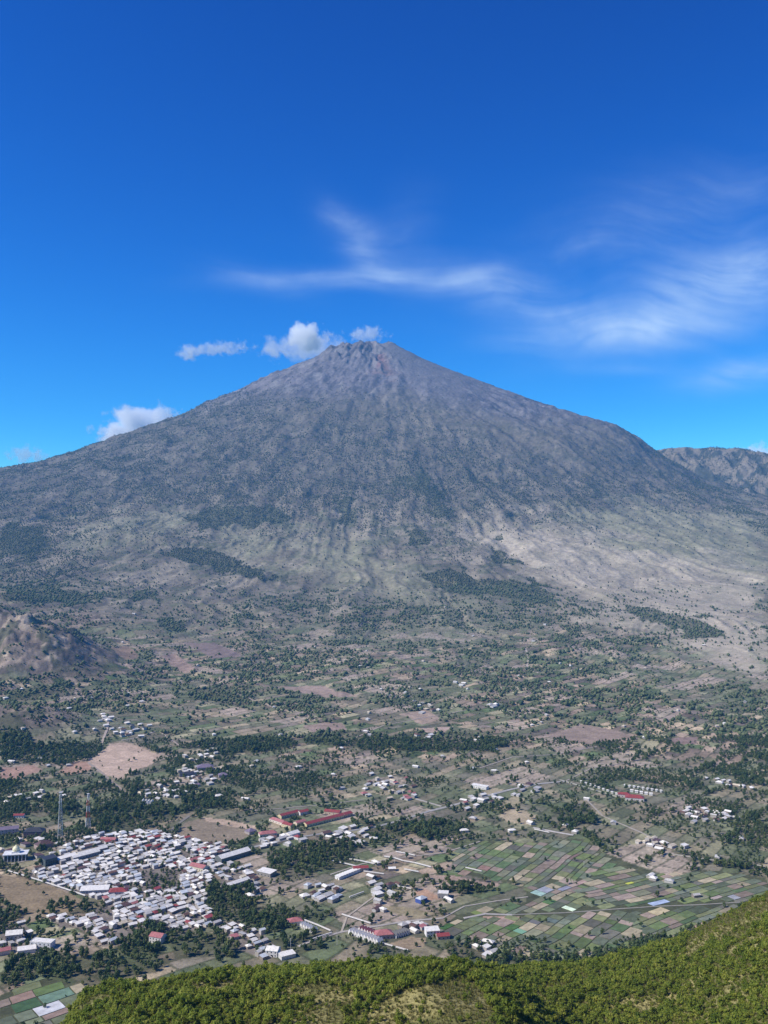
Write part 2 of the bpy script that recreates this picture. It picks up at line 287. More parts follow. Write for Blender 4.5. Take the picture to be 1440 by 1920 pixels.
def land_colour(x, y, z):
    n1 = fbm(x / 420, y / 420, 101, 4); n2 = fbm(x / 60, y / 60, 102, 4); n3 = fbm(x / 14, y / 14, 103, 3)
    px, py, any_ = masks(x, y, z)
    def soft(polys): return soft_region(x, y, z, polys)
    # cultivated valley
    h1, h2, e = parcel(x, y, 46, 26, 200); g1, g2, e2 = parcel(x, y, 95, 60, 300, R(38), 40)
    idx = (h1 * 11.99).astype(int)
    c = PAL[idx] * np.array((1.30, 1.29, 1.10)) * (0.62 + 0.72 * h2)[..., None]
    c = mix3(c, (.17, .18, .105), sstep(.42, .66, n1) * .5)
    c = mix3(c, (.42, .33, .26), ((g1 > .86) * .7))
    c = mix3(c, (.055, .065, .03), sstep(2.4, 1.0, e) * .75)
    c = c * (0.72 + 0.56 * n3)[..., None] * (0.8 + 0.4 * n2)[..., None]
    # slopes of the volcano
    dx = x - SX; dy = y - SY; r = np.hypot(dx, dy); th = np.arctan2(dx, -dy)
    st = .45 * fbm(th * 32 + 2 * n2, r / 500, 104, 4, .6) + .55 * fbm(x / 130 + 2 * n1, y / 210, 114, 4, .6)
    slope_c = mix3(np.ones(x.shape + (3,)) * (.16, .138, .098), (.28, .24, .175), sstep(.4, .7, st))
    slope_c = mix3(slope_c, (.085, .095, .05), sstep(.5, .68, n2) * .7)
    zr = z + 120 * (n1 - .5) + 200 * (st - .5)
    rock = mix3(np.ones(x.shape + (3,)) * (.185, .165, .165), (.105, .094, .098), sstep(.42, .60, fbm(x / 70 + th * 8, y / 110, 105, 4, .6)))
    rock = mix3(rock, (.24, .22, .21), sstep(.60, .72, fbm(x / 90, y / 140, 106, 4)) * .8)
    red = np.exp(-((th - .12) / .16) ** 2) * sstep(900, 300, r) * sstep(.35, .6, fbm(x / 120, y / 120, 107, 3))
    rock = mix3(rock, (.27, .15, .13), red * .8)
    scree = sstep(.25, .55, th) * sstep(1500, 600, r)
    rock = mix3(rock, (.165, .152, .155), scree * .92)
    slope_c = mix3(slope_c, (.118, .104, .08), (sstep(450, 800, zr) * .6))
    slope_c = mix3(slope_c, rock, sstep(1350, 1720, zr + 220 * sstep(.2, .8, th)))
    m = sstep(5600, 4300, r + 900 * (n1 - .5))
    c = mix3(c, slope_c, m)
    grass = soft(GRASS); c = mix3(c, mix3(c, np.array((.25, .24, .15)), .5 + .35 * st), grass)
    dry = soft(DRY); c = mix3(c, mix3(c, np.array((.43, .37, .275)), np.clip(.55 + 1.3 * (st - .4), 0, .95)), dry)
    rimm = (rim(x, y) > cone(x, y) - 15) & (z > 380) & (y > 6600)
    c = np.where(rimm[..., None], mix3(mix3(c, np.array((.22, .19, .145)), .75), np.array((.07, .075, .06)), sstep(.47, .58, n2)), c)
    # bare brown knolls; sunlit tan patches and crevice shade are put into the colour
    for cx, cy, sx, sy, k in ((-1230, 2760, 330, 320, 1), (-945, 2720, 190, 270, .85), (-790, 2090, 150, 120, .8), (-1060, 3450, 200, 200, .5)):
        q = np.exp(-(((x - cx) / sx) ** 2 + ((y - cy) / sy) ** 2)) * k
        kn = mix3(np.ones(x.shape + (3,)) * (.25, .195, .145), (.11, .09, .075), sstep(.54, .66, ridged(x / 60, y / 80, 108, 4, .6)) * .7)
        kn = mix3(kn, (.40, .32, .23), sstep(.54, .68, n2)); kn = mix3(kn, (.08, .085, .05), sstep(.53, .62, fbm(x / 45, y / 70, 109, 4, .6)) * .8) * (.7 + .6 * fbm(x / 12, y / 18, 110, 3))[..., None]
        c = mix3(c, kn, sstep(.25, .55, q))
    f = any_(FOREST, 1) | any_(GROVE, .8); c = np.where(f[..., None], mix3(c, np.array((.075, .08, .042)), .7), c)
    v = any_(VILLAGE); c = np.where(v[..., None], np.array((.20, .17, .14)) * (0.6 + .8 * n3)[..., None], c)
    fl = any_(FIELDS); c = np.where(fl[..., None], np.array((.085, .09, .045)) * (0.6 + .8 * n3)[..., None], c)
    for p, col in SOIL:
        s = any_([p]); c = np.where(s[..., None], np.array(col) * (0.72 + .35 * n3 + .25 * n2)[..., None], c)
    # the near hill: dry grass under the bushes
    hl = (y < 845)
    c = np.where(hl[..., None], mix3(np.ones(x.shape + (3,)) * (.15, .145, .045), (.29, .255, .10), sstep(.35, .65, n3)), c)
    return c

# ------------------------------------------------------------------ materials
def new_mat(name):
    m = bpy.data.materials.new(name); m.use_nodes = True
    t = m.node_tree; b = t.nodes['Principled BSDF']; b.inputs['Roughness'].default_value = 0.9
    b.inputs['Specular IOR Level'].default_value = 0.15
    return m, t, b
def land_mat(name, scales, bump_scale, bump_d):
    m, t, b = new_mat(name)
    at = N('ShaderNodeAttribute', t, attribute_name='land'); geo = N('ShaderNodeNewGeometry', t)
    col = at.outputs['Color']
    for s, lo, hi in scales:
        n = N('ShaderNodeTexNoise', t); n.inputs['Scale'].default_value = s; n.inputs['Detail'].default_value = 4; n.inputs['Roughness'].default_value = .6
        t.links.new(geo.outputs['Position'], n.inputs['Vector'])
        mr = N('ShaderNodeMapRange', t); mr.inputs[1].default_value = .32; mr.inputs[2].default_value = .68; mr.inputs[3].default_value = lo; mr.inputs[4].default_value = hi
        t.links.new(n.outputs[0], mr.inputs[0])
        v = N('ShaderNodeVectorMath', t, operation='SCALE'); t.links.new(col, v.inputs[0]); t.links.new(mr.outputs[0], v.inputs['Scale']); col = v.outputs[0]
    t.links.new(col, b.inputs['Base Color'])
    bn = N('ShaderNodeTexNoise', t); bn.inputs['Scale'].default_value = bump_scale; bn.inputs['Detail'].default_value = 5; t.links.new(geo.outputs['Position'], bn.inputs['Vector'])
    bp = N('ShaderNodeBump', t); bp.inputs['Distance'].default_value = bump_d; bp.inputs['Strength'].default_value = .8
    t.links.new(bn.outputs[0], bp.inputs['Height']); t.links.new(bp.outputs[0], b.inputs['Normal'])
    return m
M_MOUNTAIN = land_mat('mountain slope', ((.05, .78, 1.22), (.008, .84, 1.16)), .05, 8.0)
M_VALLEY = land_mat('valley soil', ((.25, .75, 1.25), (.05, .85, 1.15)), .4, .6)
M_HILL = land_mat('dry hill grass', ((.9, .6, 1.4), (.2, .8, 1.2)), 1.2, .5)
def colour_mat(name, rough=.8, var=(.85, 1.15), nscale=.6, stripe=None, spec=.2, metal=0.0):
    """colour from the object itself, with dirt and, for crops, rows"""
    m, t, b = new_mat(name); b.inputs['Roughness'].default_value = rough; b.inputs['Specular IOR Level'].default_value = spec; b.inputs['Metallic'].default_value = metal
    oi = N('ShaderNodeObjectInfo', t); tcn = N('ShaderNodeTexCoord', t)
    n = N('ShaderNodeTexNoise', t); n.inputs['Scale'].default_value = nscale; n.inputs['Detail'].default_value = 4; t.links.new(tcn.outputs['Object'], n.inputs['Vector'])
    mr = N('ShaderNodeMapRange', t); mr.inputs[1].default_value = .3; mr.inputs[2].default_value = .7; mr.inputs[3].default_value = var[0]; mr.inputs[4].default_value = var[1]
    t.links.new(n.outputs[0], mr.inputs[0]); fac = mr.outputs[0]
    if stripe:
        w = N('ShaderNodeTexWave', t, bands_direction='X'); w.inputs['Scale'].default_value = stripe; w.inputs['Distortion'].default_value = .4; t.links.new(tcn.outputs['Object'], w.inputs['Vector'])
        fac = math_node(t, 'MULTIPLY', fac, math_node(t, 'MULTIPLY_ADD', w.outputs[1], .35, .82))
    v = N('ShaderNodeVectorMath', t, operation='SCALE'); t.links.new(oi.outputs['Color'], v.inputs[0]); t.links.new(fac, v.inputs['Scale'])
    t.links.new(v.outputs[0], b.inputs['Base Color'])
    return m
M_ROOF = colour_mat('painted sheet roof', .45, (.76, 1.14), .45, None, .35)
M_WALL = colour_mat('plaster', .85, (.85, 1.1), .5)
M_FIELD = colour_mat('crop field', .95, (.75, 1.25), .12, .35, .1)
M_ROAD = colour_mat('road', .9, (.85, 1.15), .15)
M_STEEL = colour_mat('painted steel', .5, (.95, 1.05), .5)
def flat_mat(name, col, rough=.8):
    m, t, b = new_mat(name); b.inputs['Base Color'].default_value = (*col, 1); b.inputs['Roughness'].default_value = rough
    n = N('ShaderNodeTexNoise', t); n.inputs['Scale'].default_value = .8; geo = N('ShaderNodeNewGeometry', t); t.links.new(geo.outputs['Position'], n.inputs['Vector'])
    mr = N('ShaderNodeMapRange', t); mr.inputs[3].default_value = .8; mr.inputs[4].default_value = 1.2; t.links.new(n.outputs[0], mr.inputs[0])
    v = N('ShaderNodeVectorMath', t, operation='SCALE'); v.inputs[0].default_value = col; t.links.new(mr.outputs[0], v.inputs['Scale']); t.links.new(v.outputs[0], b.inputs['Base Color'])
    return m
M_GLASS = flat_mat('dark window', (.03, .035, .04), .2)
M_BARK = flat_mat('bark', (.10, .08, .06))
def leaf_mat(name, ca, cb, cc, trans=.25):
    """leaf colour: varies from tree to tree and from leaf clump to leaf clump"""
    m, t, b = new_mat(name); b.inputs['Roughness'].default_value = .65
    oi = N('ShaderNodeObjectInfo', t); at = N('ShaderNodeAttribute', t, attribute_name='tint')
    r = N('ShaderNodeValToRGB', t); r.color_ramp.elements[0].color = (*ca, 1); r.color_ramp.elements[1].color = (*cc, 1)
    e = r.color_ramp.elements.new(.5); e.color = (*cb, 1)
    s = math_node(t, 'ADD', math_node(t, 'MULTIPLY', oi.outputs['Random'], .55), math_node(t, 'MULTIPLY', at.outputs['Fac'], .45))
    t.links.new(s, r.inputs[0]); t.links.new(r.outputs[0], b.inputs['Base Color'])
    tr = N('ShaderNodeBsdfTranslucent', t); t.links.new(r.outputs[0], tr.inputs[0])
    mx = N('ShaderNodeMixShader', t); mx.inputs[0].default_value = trans; t.links.new(b.outputs[0], mx.inputs[1]); t.links.new(tr.outputs[0], mx.inputs[2])
    t.links.new(mx.outputs[0], t.nodes['Material Output'].inputs[0])
    return m
M_LEAF_HILL = leaf_mat('yellow green leaves', (.135, .195, .024), (.26, .31, .043), (.43, .42, .08), .5)
M_LEAF = leaf_mat('dark green leaves', (.05, .085, .032), (.10, .145, .05), (.24, .245, .09), .32)
def attr_mat(name):
    m, t, b = new_mat(name); at = N('ShaderNodeAttribute', t, attribute_name='land'); t.links.new(at.outputs['Color'], b.inputs['Base Color']); return m
M_FAR_TREE = attr_mat('distant foliage')

# ------------------------------------------------------------------ mesh helpers
def mesh_np(name, co, faces, mats, cols=None, smooth=False, fm=None):
    """faces: an (n,3) or (n,4) index array, or a list of faces"""
    me = bpy.data.meshes.new(name)
    if isinstance(faces, np.ndarray):
        k = faces.shape[1]
        me.vertices.add(len(co)); me.vertices.foreach_set('co', np.asarray(co, np.float32).ravel())
        me.loops.add(faces.size); me.loops.foreach_set('vertex_index', faces.astype(np.int32).ravel())
        me.polygons.add(len(faces)); me.polygons.foreach_set('loop_start', np.arange(0, faces.size, k, dtype=np.int32))
        me.update(calc_edges=True)
    else:
        me.from_pydata([tuple(map(float, c)) for c in co], [], faces)
    for m in (mats if isinstance(mats, (list, tuple)) else [mats]): me.materials.append(m)
    if fm is not None: me.polygons.foreach_set('material_index', np.asarray(fm, np.int32))
    if cols is not None:
        a = me.attributes.new('land', 'FLOAT_COLOR', 'POINT')
        a.data.foreach_set('color', np.concatenate([np.asarray(cols, np.float32), np.ones((len(co), 1), np.float32)], 1).ravel())
    if smooth: me.polygons.foreach_set('use_smooth', np.ones(len(me.polygons), bool))
    return me
def link(name, me, parent=None, loc=None, rz=None, label=None, cat=None, group=None, kind=None, color=None):
    o = bpy.data.objects.new(name, me); COL.objects.link(o)
    if parent is not None: o.parent = parent
    if loc is not None: o.location = loc
    if rz is not None: o.rotation_euler = (0, 0, rz)
    if label: o['label'] = label
    if cat: o['category'] = cat
    if group: o['group'] = group
    if kind: o['kind'] = kind
    if color is not None: o.color = (*color, 1)
    return o
class MB:
    def __init__(s): s.v = []; s.f = []
    def add(s, vs, fs):
        n = len(s.v); s.v += [tuple(v) for v in vs]; s.f += [tuple(i + n for i in f) for f in fs]; return s
    def box(s, x0, x1, y0, y1, z0, z1):
        return s.add([(x0, y0, z0), (x1, y0, z0), (x1, y1, z0), (x0, y1, z0), (x0, y0, z1), (x1, y0, z1), (x1, y1, z1), (x0, y1, z1)],
                     [(0, 3, 2, 1), (4, 5, 6, 7), (0, 1, 5, 4), (1, 2, 6, 5), (2, 3, 7, 6), (3, 0, 4, 7)])
    def bar(s, a, b, w, n=4):
        a = Vector(a); b = Vector(b); d = (b - a).normalized(); u = d.orthogonal().normalized(); v = d.cross(u)
        vs = [p + (u * math.cos(2 * math.pi * k / n) + v * math.sin(2 * math.pi * k / n)) * w for p in (a, b) for k in range(n)]
        return s.add(vs, [(k, (k + 1) % n, n + (k + 1) % n, n + k) for k in range(n)] + [tuple(range(n))[::-1], tuple(range(n, 2 * n))])
    def mesh(s, name, mat): return mesh_np(name, s.v, s.f, mat)

# ------------------------------------------------------------------ terrain sheets
SHEETS = {}
def sheet(name, ys, us, mat):
    U, Y = np.meshgrid(us, ys); X = U * Y
    Z = H(X, Y); C = land_colour(X, Y, Z)
    nr, nc = X.shape; idx = np.arange(nr * nc).reshape(nr, nc)
    faces = np.stack([idx[:-1, :-1], idx[:-1, 1:], idx[1:, 1:], idx[1:, :-1]], -1).reshape(-1, 4)
    me = mesh_np(name, np.stack([X, Y, Z], -1).reshape(-1, 3), faces, mat, C.reshape(-1, 3), True)
    SHEETS[name] = (us, ys, Z)
    return link(name, me, kind='structure')
US = np.concatenate([np.linspace(-.95, -.46, 22)[:-1], np.linspace(-.46, .46, 640), np.linspace(.46, .95, 22)[1:]])
Y_HILL = np.concatenate([np.linspace(4, 330, 24)[:-1], np.linspace(330, 680, 110)[:-1], np.linspace(680, 860, 18)])
Y_VAL = np.concatenate([1 / np.linspace(1 / 860., 1 / 2000., 250)[:-1], 1 / np.linspace(1 / 2000., 1 / 4200., 260)])
Y_MTN = np.concatenate([np.linspace(4200, 8500, 380)[:-1], np.linspace(8500, 11600, 40)])
sheet('hill', Y_HILL, US[::2], M_HILL)
sheet('valley_ground', Y_VAL, US, M_VALLEY)
sheet('mountain', Y_MTN, US, M_MOUNTAIN)
GY = np.concatenate([Y_VAL, Y_MTN[1:]]); GZ = np.concatenate([SHEETS['valley_ground'][2], SHEETS['mountain'][2][1:]])
def HZ(x, y):
    """height of the built ground sheet"""
    j = min(max(int(np.searchsorted(GY, y)) - 1, 0), len(GY) - 2); i = min(max(int(np.searchsorted(US, x / y)) - 1, 0), len(US) - 2)
    a = (x / y - US[i]) / (US[i + 1] - US[i]); b = (y - GY[j]) / (GY[j + 1] - GY[j])
    return float((GZ[j, i] * (1 - a) + GZ[j, i + 1] * a) * (1 - b) + (GZ[j + 1, i] * (1 - a) + GZ[j + 1, i + 1] * a) * b)
def ground(px, py):
    """the ground point beyond the near hill that is seen at a photo pixel"""
    u = (px - 720) / F; v = (py - 960) / F; cp, sp = math.cos(PITCH), math.sin(PITCH); fy = cp + v * sp; fz = sp - v * cp; u = u / fy
    i = min(max(int(np.searchsorted(US, u)) - 1, 0), len(US) - 2); a = (u - US[i]) / (US[i + 1] - US[i])
    h = GZ[:, i] * (1 - a) + GZ[:, i + 1] * a; g = CAMZ + GY * fz / fy - h; bad = np.nonzero(g < 0)[0]
    k = max(int(bad[0]), 1) if len(bad) else len(GY) - 1
    t = min(max(g[k - 1] / (g[k - 1] - g[k] + 1e-9), 0), 1); y = GY[k - 1] + (GY[k] - GY[k - 1]) * t
    return float(u * y), float(y), HZ(u * y, y)

# ------------------------------------------------------------------ air and clouds
def volume_mat(name, build):
    m = bpy.data.materials.new(name); m.use_nodes = True; t = m.node_tree; t.nodes.clear()
    out = N('ShaderNodeOutputMaterial', t); v = N('ShaderNodeVolumePrincipled', t); t.links.new(v.outputs[0], out.inputs['Volume']); build(t, v); return m
def haze_build(t, v):
    v.inputs['Color'].default_value = (.13, .49, 1.0, 1); v.inputs['Density'].default_value = HAZE; v.inputs['Anisotropy'].default_value = 0.0
HAZE = 3.7e-5
b = MB(); b.box(-11800, 11800, -300, 11800, -20, 2165)
link('haze', b.mesh('haze', volume_mat('thin blue air', haze_build)), kind='stuff')
def cloud(px, py, dist, rx, ry, dens, label, seed, tilt=0, thr=.5, deep=1.0):
    """a cloud of real depth, beyond the mountain"""
    bm_co = []; u = (px - 720) / F
    cx, cz = u * dist, CAMZ + (HROW - py) / F * dist; sx, sz = rx / F * dist, ry / F * dist
    def build(t, v):
        tcn = N('ShaderNodeTexCoord', t); ln = N('ShaderNodeVectorMath', t, operation='LENGTH'); t.links.new(tcn.outputs['Object'], ln.inputs[0])
        mp = N('ShaderNodeMapping', t); mp.inputs['Location'].default_value = (seed * 3.7, seed * 1.3, seed); mp.inputs['Scale'].default_value = (sx / sz, deep, 1); t.links.new(tcn.outputs['Object'], mp.inputs[0])
        n = N('ShaderNodeTexNoise', t); n.inputs['Scale'].default_value = 1.7; n.inputs['Detail'].default_value = 8; n.inputs['Roughness'].default_value = .6; t.links.new(mp.outputs[0], n.inputs['Vector'])
        f = math_node(t, 'SUBTRACT', math_node(t, 'ADD', math_node(t, 'MULTIPLY', math_node(t, 'SUBTRACT', 1.0, ln.outputs['Value']), 1.15), math_node(t, 'MULTIPLY', n.outputs[0], 2.6)), 1.3 + thr)
        t.links.new(math_node(t, 'MULTIPLY', math_node(t, 'MULTIPLY', f, 4.0, clamp=True), dens), v.inputs['Density'])
        v.inputs['Color'].default_value = (1, 1, 1, 1); v.inputs['Anisotropy'].default_value = -.25
    vs = []; fs = []; nu, nv = 24, 12
    for j in range(nv + 1):
        for i in range(nu):
            a = 2 * math.pi * i / nu; e = math.pi * j / nv; vs.append((math.cos(a) * math.sin(e), math.sin(a) * math.sin(e), math.cos(e)))
    fs = [(j * nu + i, (j + 1) * nu + i, (j + 1) * nu + (i + 1) % nu, j * nu + (i + 1) % nu) for j in range(nv) for i in range(nu)]
    o = link('cloud', mesh_np('cloud', vs, fs, volume_mat('cloud vapour', build)), None, (cx, dist, cz), label=label, cat='cloud', group='clouds around the summit')
    o.scale = (sx, (sx + sz) * .5, sz); o.rotation_euler = (0, R(tilt), 0)
cloud(574, 631, 12900, 58, 36, .011, 'bright white puff of cloud just above the volcano summit', 1, 0, .42)
cloud(572, 652, 13600, 140, 36, .0022, 'grey lilac veil of cloud under the white puff by the summit', 2, 0, .45)
cloud(405, 653, 13200, 100, 17, .0026, 'thin wisp of cloud trailing off to the west of the summit', 3, -4, .45)
cloud(352, 661, 13200, 32, 20, .006, 'small rounded cloud at the tip of the thin wisp', 7, 0, .42)
cloud(690, 626, 13000, 64, 24, .0035, 'faint torn scraps of cloud over the crater rim', 4, 0, .5)
cloud(258, 806, 14500, 104, 58, .009, 'white heaped cloud rising behind the forested ridge', 5, -14, .40)
cloud(50, 852, 15000, 60, 26, .003, 'pale faint cloud low behind the forested ridge', 6, 0, .5)
cloud(1420, 862, 12600, 80, 40, .005, 'thin cloud clinging to the craggy rim', 8, 0, .45)
# ------------------------------------------------------------------ trees
rng = np.random.default_rng(7); rnd = random.Random(7)
def crown_mesh(name, seed, nclump, nleaf, leaf, flat=.8, mat=None, core=True, lift=0.9):
    """clumps of leaf faces through a crown of radius about 1, base at z = 0"""
    g = np.random.default_rng(seed); co = []; fa = []; tint = []
    cl = []
    for k in range(nclump):
        d = g.normal(size=3); d /= np.linalg.norm(d); r = g.uniform(.25, .72)
        cl.append((d * r * np.array([1, 1, flat]), g.uniform(.34, .52), g.uniform(.0, 1)))
    for c, rad, t in cl:
        n = len(co)
        if core:                                                   # the dense inside of the clump: a rough eight-sided lump, its inner shade painted as a darker tint
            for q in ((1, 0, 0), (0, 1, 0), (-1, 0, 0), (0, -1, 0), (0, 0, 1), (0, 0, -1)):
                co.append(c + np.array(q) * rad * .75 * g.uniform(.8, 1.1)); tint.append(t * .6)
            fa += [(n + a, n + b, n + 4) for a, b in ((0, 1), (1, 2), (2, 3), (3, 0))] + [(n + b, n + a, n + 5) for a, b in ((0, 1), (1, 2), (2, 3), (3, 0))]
        for _ in range(nleaf):
            d = g.normal(size=3); d /= np.linalg.norm(d); d[2] = d[2] * .8 + .15
            p = c + d * rad * g.uniform(.75, 1.12)
            nrm = d + g.normal(size=3) * .38; nrm /= np.linalg.norm(nrm)
            u = np.cross(nrm, g.normal(size=3)); u /= np.linalg.norm(u); v = np.cross(nrm, u)
            s = leaf * g.uniform(.6, 1.3); n = len(co)
            co += [p - u * s, p - v * s * .6, p + u * s, p + v * s * .6]; fa.append((n, n + 1, n + 2, n + 3)); tt = np.clip(t + g.normal() * .18, 0, 1); tint += [tt] * 4
    co = np.array(co); co[:, 2] += lift
    me = mesh_np(name, co, fa, mat); a = me.attributes.new('tint', 'FLOAT', 'POINT'); a.data.foreach_set('value', np.array(tint, np.float32))
    return me
def trunk_mesh(name, h, w, limbs=3, seed=0):
    g = random.Random(seed); b = MB(); b.bar((0, 0, -.15), (0, 0, h * .55), w, 5)
    for k in range(limbs):
        a = 6.28 * k / limbs + g.random(); b.bar((0, 0, h * .5), (math.cos(a) * .35, math.sin(a) * .35, h * 1.05), w * .55, 4)
    return b.mesh(name, M_BARK)
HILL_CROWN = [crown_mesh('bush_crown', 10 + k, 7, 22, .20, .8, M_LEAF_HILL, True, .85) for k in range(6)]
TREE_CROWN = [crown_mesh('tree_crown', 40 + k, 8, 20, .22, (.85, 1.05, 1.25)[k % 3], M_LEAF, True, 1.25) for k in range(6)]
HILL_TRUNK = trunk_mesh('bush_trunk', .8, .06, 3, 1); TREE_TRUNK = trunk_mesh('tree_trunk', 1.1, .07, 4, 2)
def kinds(name, crowns, trunk):
    c = bpy.data.collections.new(name)
    for k, me in enumerate(crowns):                               # one mesh of crown and trunk for the mass
        n = len(me.vertices); co = np.empty(n * 3, np.float32); me.vertices.foreach_get('co', co); co = co.reshape(-1, 3)
        m = len(trunk.vertices); c2 = np.empty(m * 3, np.float32); trunk.vertices.foreach_get('co', c2); c2 = c2.reshape(-1, 3)
        t = np.empty(n, np.float32); me.attributes['tint'].data.foreach_get('value', t)
        f1 = [tuple(p.vertices) for p in me.polygons]; f2 = [tuple(i + n for i in p.vertices) for p in trunk.polygons]
        j = mesh_np(name, np.concatenate([co, c2]), f1 + f2, [me.materials[0], M_BARK], fm=[0] * len(f1) + [1] * len(f2))
        a = j.attributes.new('tint', 'FLOAT', 'POINT'); a.data.foreach_set('value', np.concatenate([t, np.zeros(m, np.float32)]))
        c.objects.link(bpy.data.objects.new('%s_kind' % name, j))
    return c
def scatter(name, pts, scl, rot, idx, coll):
    me = bpy.data.meshes.new(name); me.vertices.add(len(pts)); me.vertices.foreach_set('co', np.asarray(pts, np.float32).ravel())
    a = me.attributes.new('scl', 'FLOAT_VECTOR', 'POINT'); a.data.foreach_set('vector', np.asarray(scl, np.float32).ravel())
    a = me.attributes.new('rot', 'FLOAT_VECTOR', 'POINT'); r3 = np.zeros((len(pts), 3), np.float32); r3[:, 2] = rot; a.data.foreach_set('vector', r3.ravel())
    a = me.attributes.new('idx', 'INT', 'POINT'); a.data.foreach_set('value', np.asarray(idx, np.int32))
    o = link(name, me, kind='stuff')
    g = bpy.data.node_groups.new(name, 'GeometryNodeTree')
    g.interface.new_socket('Geometry', in_out='INPUT', socket_type='NodeSocketGeometry'); g.interface.new_socket('Geometry', in_out='OUTPUT', socket_type='NodeSocketGeometry')
    gi = g.nodes.new('NodeGroupInput'); go = g.nodes.new('NodeGroupOutput')
    iop = g.nodes.new('GeometryNodeInstanceOnPoints'); ci = g.nodes.new('GeometryNodeCollectionInfo')
    ci.inputs['Collection'].default_value = coll; ci.inputs['Separate Children'].default_value = True; ci.inputs['Reset Children'].default_value = True
    g.links.new(gi.outputs[0], iop.inputs['Points']); g.links.new(ci.outputs[0], iop.inputs['Instance']); iop.inputs['Pick Instance'].default_value = True
    for nm, ty, sk in (('scl', 'FLOAT_VECTOR', 'Scale'), ('rot', 'FLOAT_VECTOR', 'Rotation'), ('idx', 'INT', 'Instance Index')):
        na = g.nodes.new('GeometryNodeInputNamedAttribute'); na.data_type = ty; na.inputs['Name'].default_value = nm
        g.links.new(na.outputs['Attribute'], iop.inputs[sk])
    g.links.new(iop.outputs[0], go.inputs[0])
    md = o.modifiers.new('scatter', 'NODES'); md.node_group = g
    return o
def tree_thing(name, label, cat, group, p, scl, rot, crown, trunk):
    e = bpy.data.objects.new(name, None); COL.objects.link(e); e.location = p; e.scale = scl; e.rotation_euler = (0, 0, rot)
    e['label'] = label; e['category'] = cat; e['group'] = group
    link('trunk', trunk, e); link('crown', crown, e)
    return e
HILL_KINDS = kinds('bush', HILL_CROWN, HILL_TRUNK); TREE_KINDS = kinds('tree', TREE_CROWN, TREE_TRUNK)

def jitter_grid(x0, x1, y0, y1, s):
    X, Y = np.meshgrid(np.arange(x0, x1, s), np.arange(y0, y1, s)); X = X.ravel() + rng.uniform(-.5, .5, X.size) * s; Y = Y.ravel() + rng.uniform(-.5, .5, Y.size) * s
    m = np.abs(X) < Y * .455 + (20 if y0 > 700 else 120); return X[m], Y[m]
# --- bushes on the near hill
X, Y = jitter_grid(-380, 460, 300, 700, 2.5)
Z = H(X, Y); px, py = proj(X, Y, Z)
dn = fbm(X / 26, Y / 26, 301, 4); dn2 = fbm(X / 8, Y / 8, 302, 2)
dens = sstep(.24, .40, dn) * .85 + .14
gr = inpoly(px, py, [(690, 1890), (760, 1858), (850, 1838), (885, 1842), (905, 1866), (925, 1900), (950, 1975), (690, 1975)]); gr &= Y < 500; dens = np.where(gr, .30, dens) * np.where((Y > 505) & (px > 860) & (px < 1280), 1.25, 1)
gr2 = inpoly(px, py, [(1270, 1800), (1300, 1735), (1440, 1660), (1470, 1680), (1400, 1760), (1330, 1770)]); dens = np.where(gr2, .40, dens)
keep = (rng.random(X.size) < dens) & (Z > 40) & (py < 1985) & (px > -160) & (px < 1780) & (Y > 303)
X, Y, Z, dn, gr = X[keep], Y[keep], Z[keep], dn[keep], (gr | gr2)[keep]
s = (.8 + 2.1 * rng.random(X.size) ** 2.6) * (0.85 + .8 * (dn - .3)) * np.where(gr, .6, 1); S3 = np.stack([s, s, s * rng.uniform(.8, 1.25, X.size)], 1)
rot = rng.uniform(0, 6.28, X.size); idx = rng.integers(0, 6, X.size); P = np.stack([X, Y, Z - .1], 1)
px, py = proj(X, Y, Z + s); vis = (px > 5) & (px < 1435) & (py < 1915)
dist = np.hypot(X, Y) / s; order = np.argsort(np.where(vis, dist, 1e9)); first = order[:290]; rest = order[290:]
for i in first:
    qx = px[i]
    size = 'large' if s[i] > 2.1 else 'small' if s[i] < 1.35 else 'medium sized'
    row_ = 'high on' if py[i] < np.interp(qx, SIL[:, 0], SIL[:, 1]) + 35 else 'low on' if py[i] > 1870 else 'halfway up'
    lab = '%s %s yellow green bush %s the near hill, %s' % (size, 'upright' if S3[i, 2] > 1.1 * s[i] else 'flattened' if S3[i, 2] < .92 * s[i] else 'round', row_, 'beside the dry grass spur' if 760 < qx < 1120 and py[i] > 1830 else 'rounded west shoulder' if qx < 330 else 'western thicket' if qx < 560 else 'middle thicket' if qx < 860 else 'hollow before the steep flank' if qx < 1180 else 'steep east flank')
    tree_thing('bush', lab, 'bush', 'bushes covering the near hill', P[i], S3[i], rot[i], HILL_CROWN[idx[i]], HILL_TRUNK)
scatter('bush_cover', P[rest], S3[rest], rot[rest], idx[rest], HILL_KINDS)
# dry grass tufts between the bushes
def tuft_mesh():
    g = np.random.default_rng(3); co = []; fa = []; tint = []
    for k in range(26):
        a = g.uniform(0, 6.28); r = g.uniform(0, .5); p = np.array([math.cos(a) * r, math.sin(a) * r, 0]); l = g.uniform(.4, 1.0); t = np.array([math.cos(a) * .35, math.sin(a) * .35, 1]) * l
        w = np.array([-math.sin(a), math.cos(a), 0]) * .07; n = len(co); co += [p - w, p + w, p + t]; fa.append((n, n + 1, n + 2)); tint += [g.uniform(0, 1)] * 3
    me = mesh_np('tuft', np.array(co), fa, leaf_mat('dry grass blades', (.13, .14, .035), (.22, .205, .065), (.33, .28, .11), .3)); a = me.attributes.new('tint', 'FLOAT', 'POINT'); a.data.foreach_set('value', np.array(tint, np.float32)); return me
TUFT = bpy.data.collections.new('tuft'); TUFT.objects.link(bpy.data.objects.new('tuft_kind', tuft_mesh()))
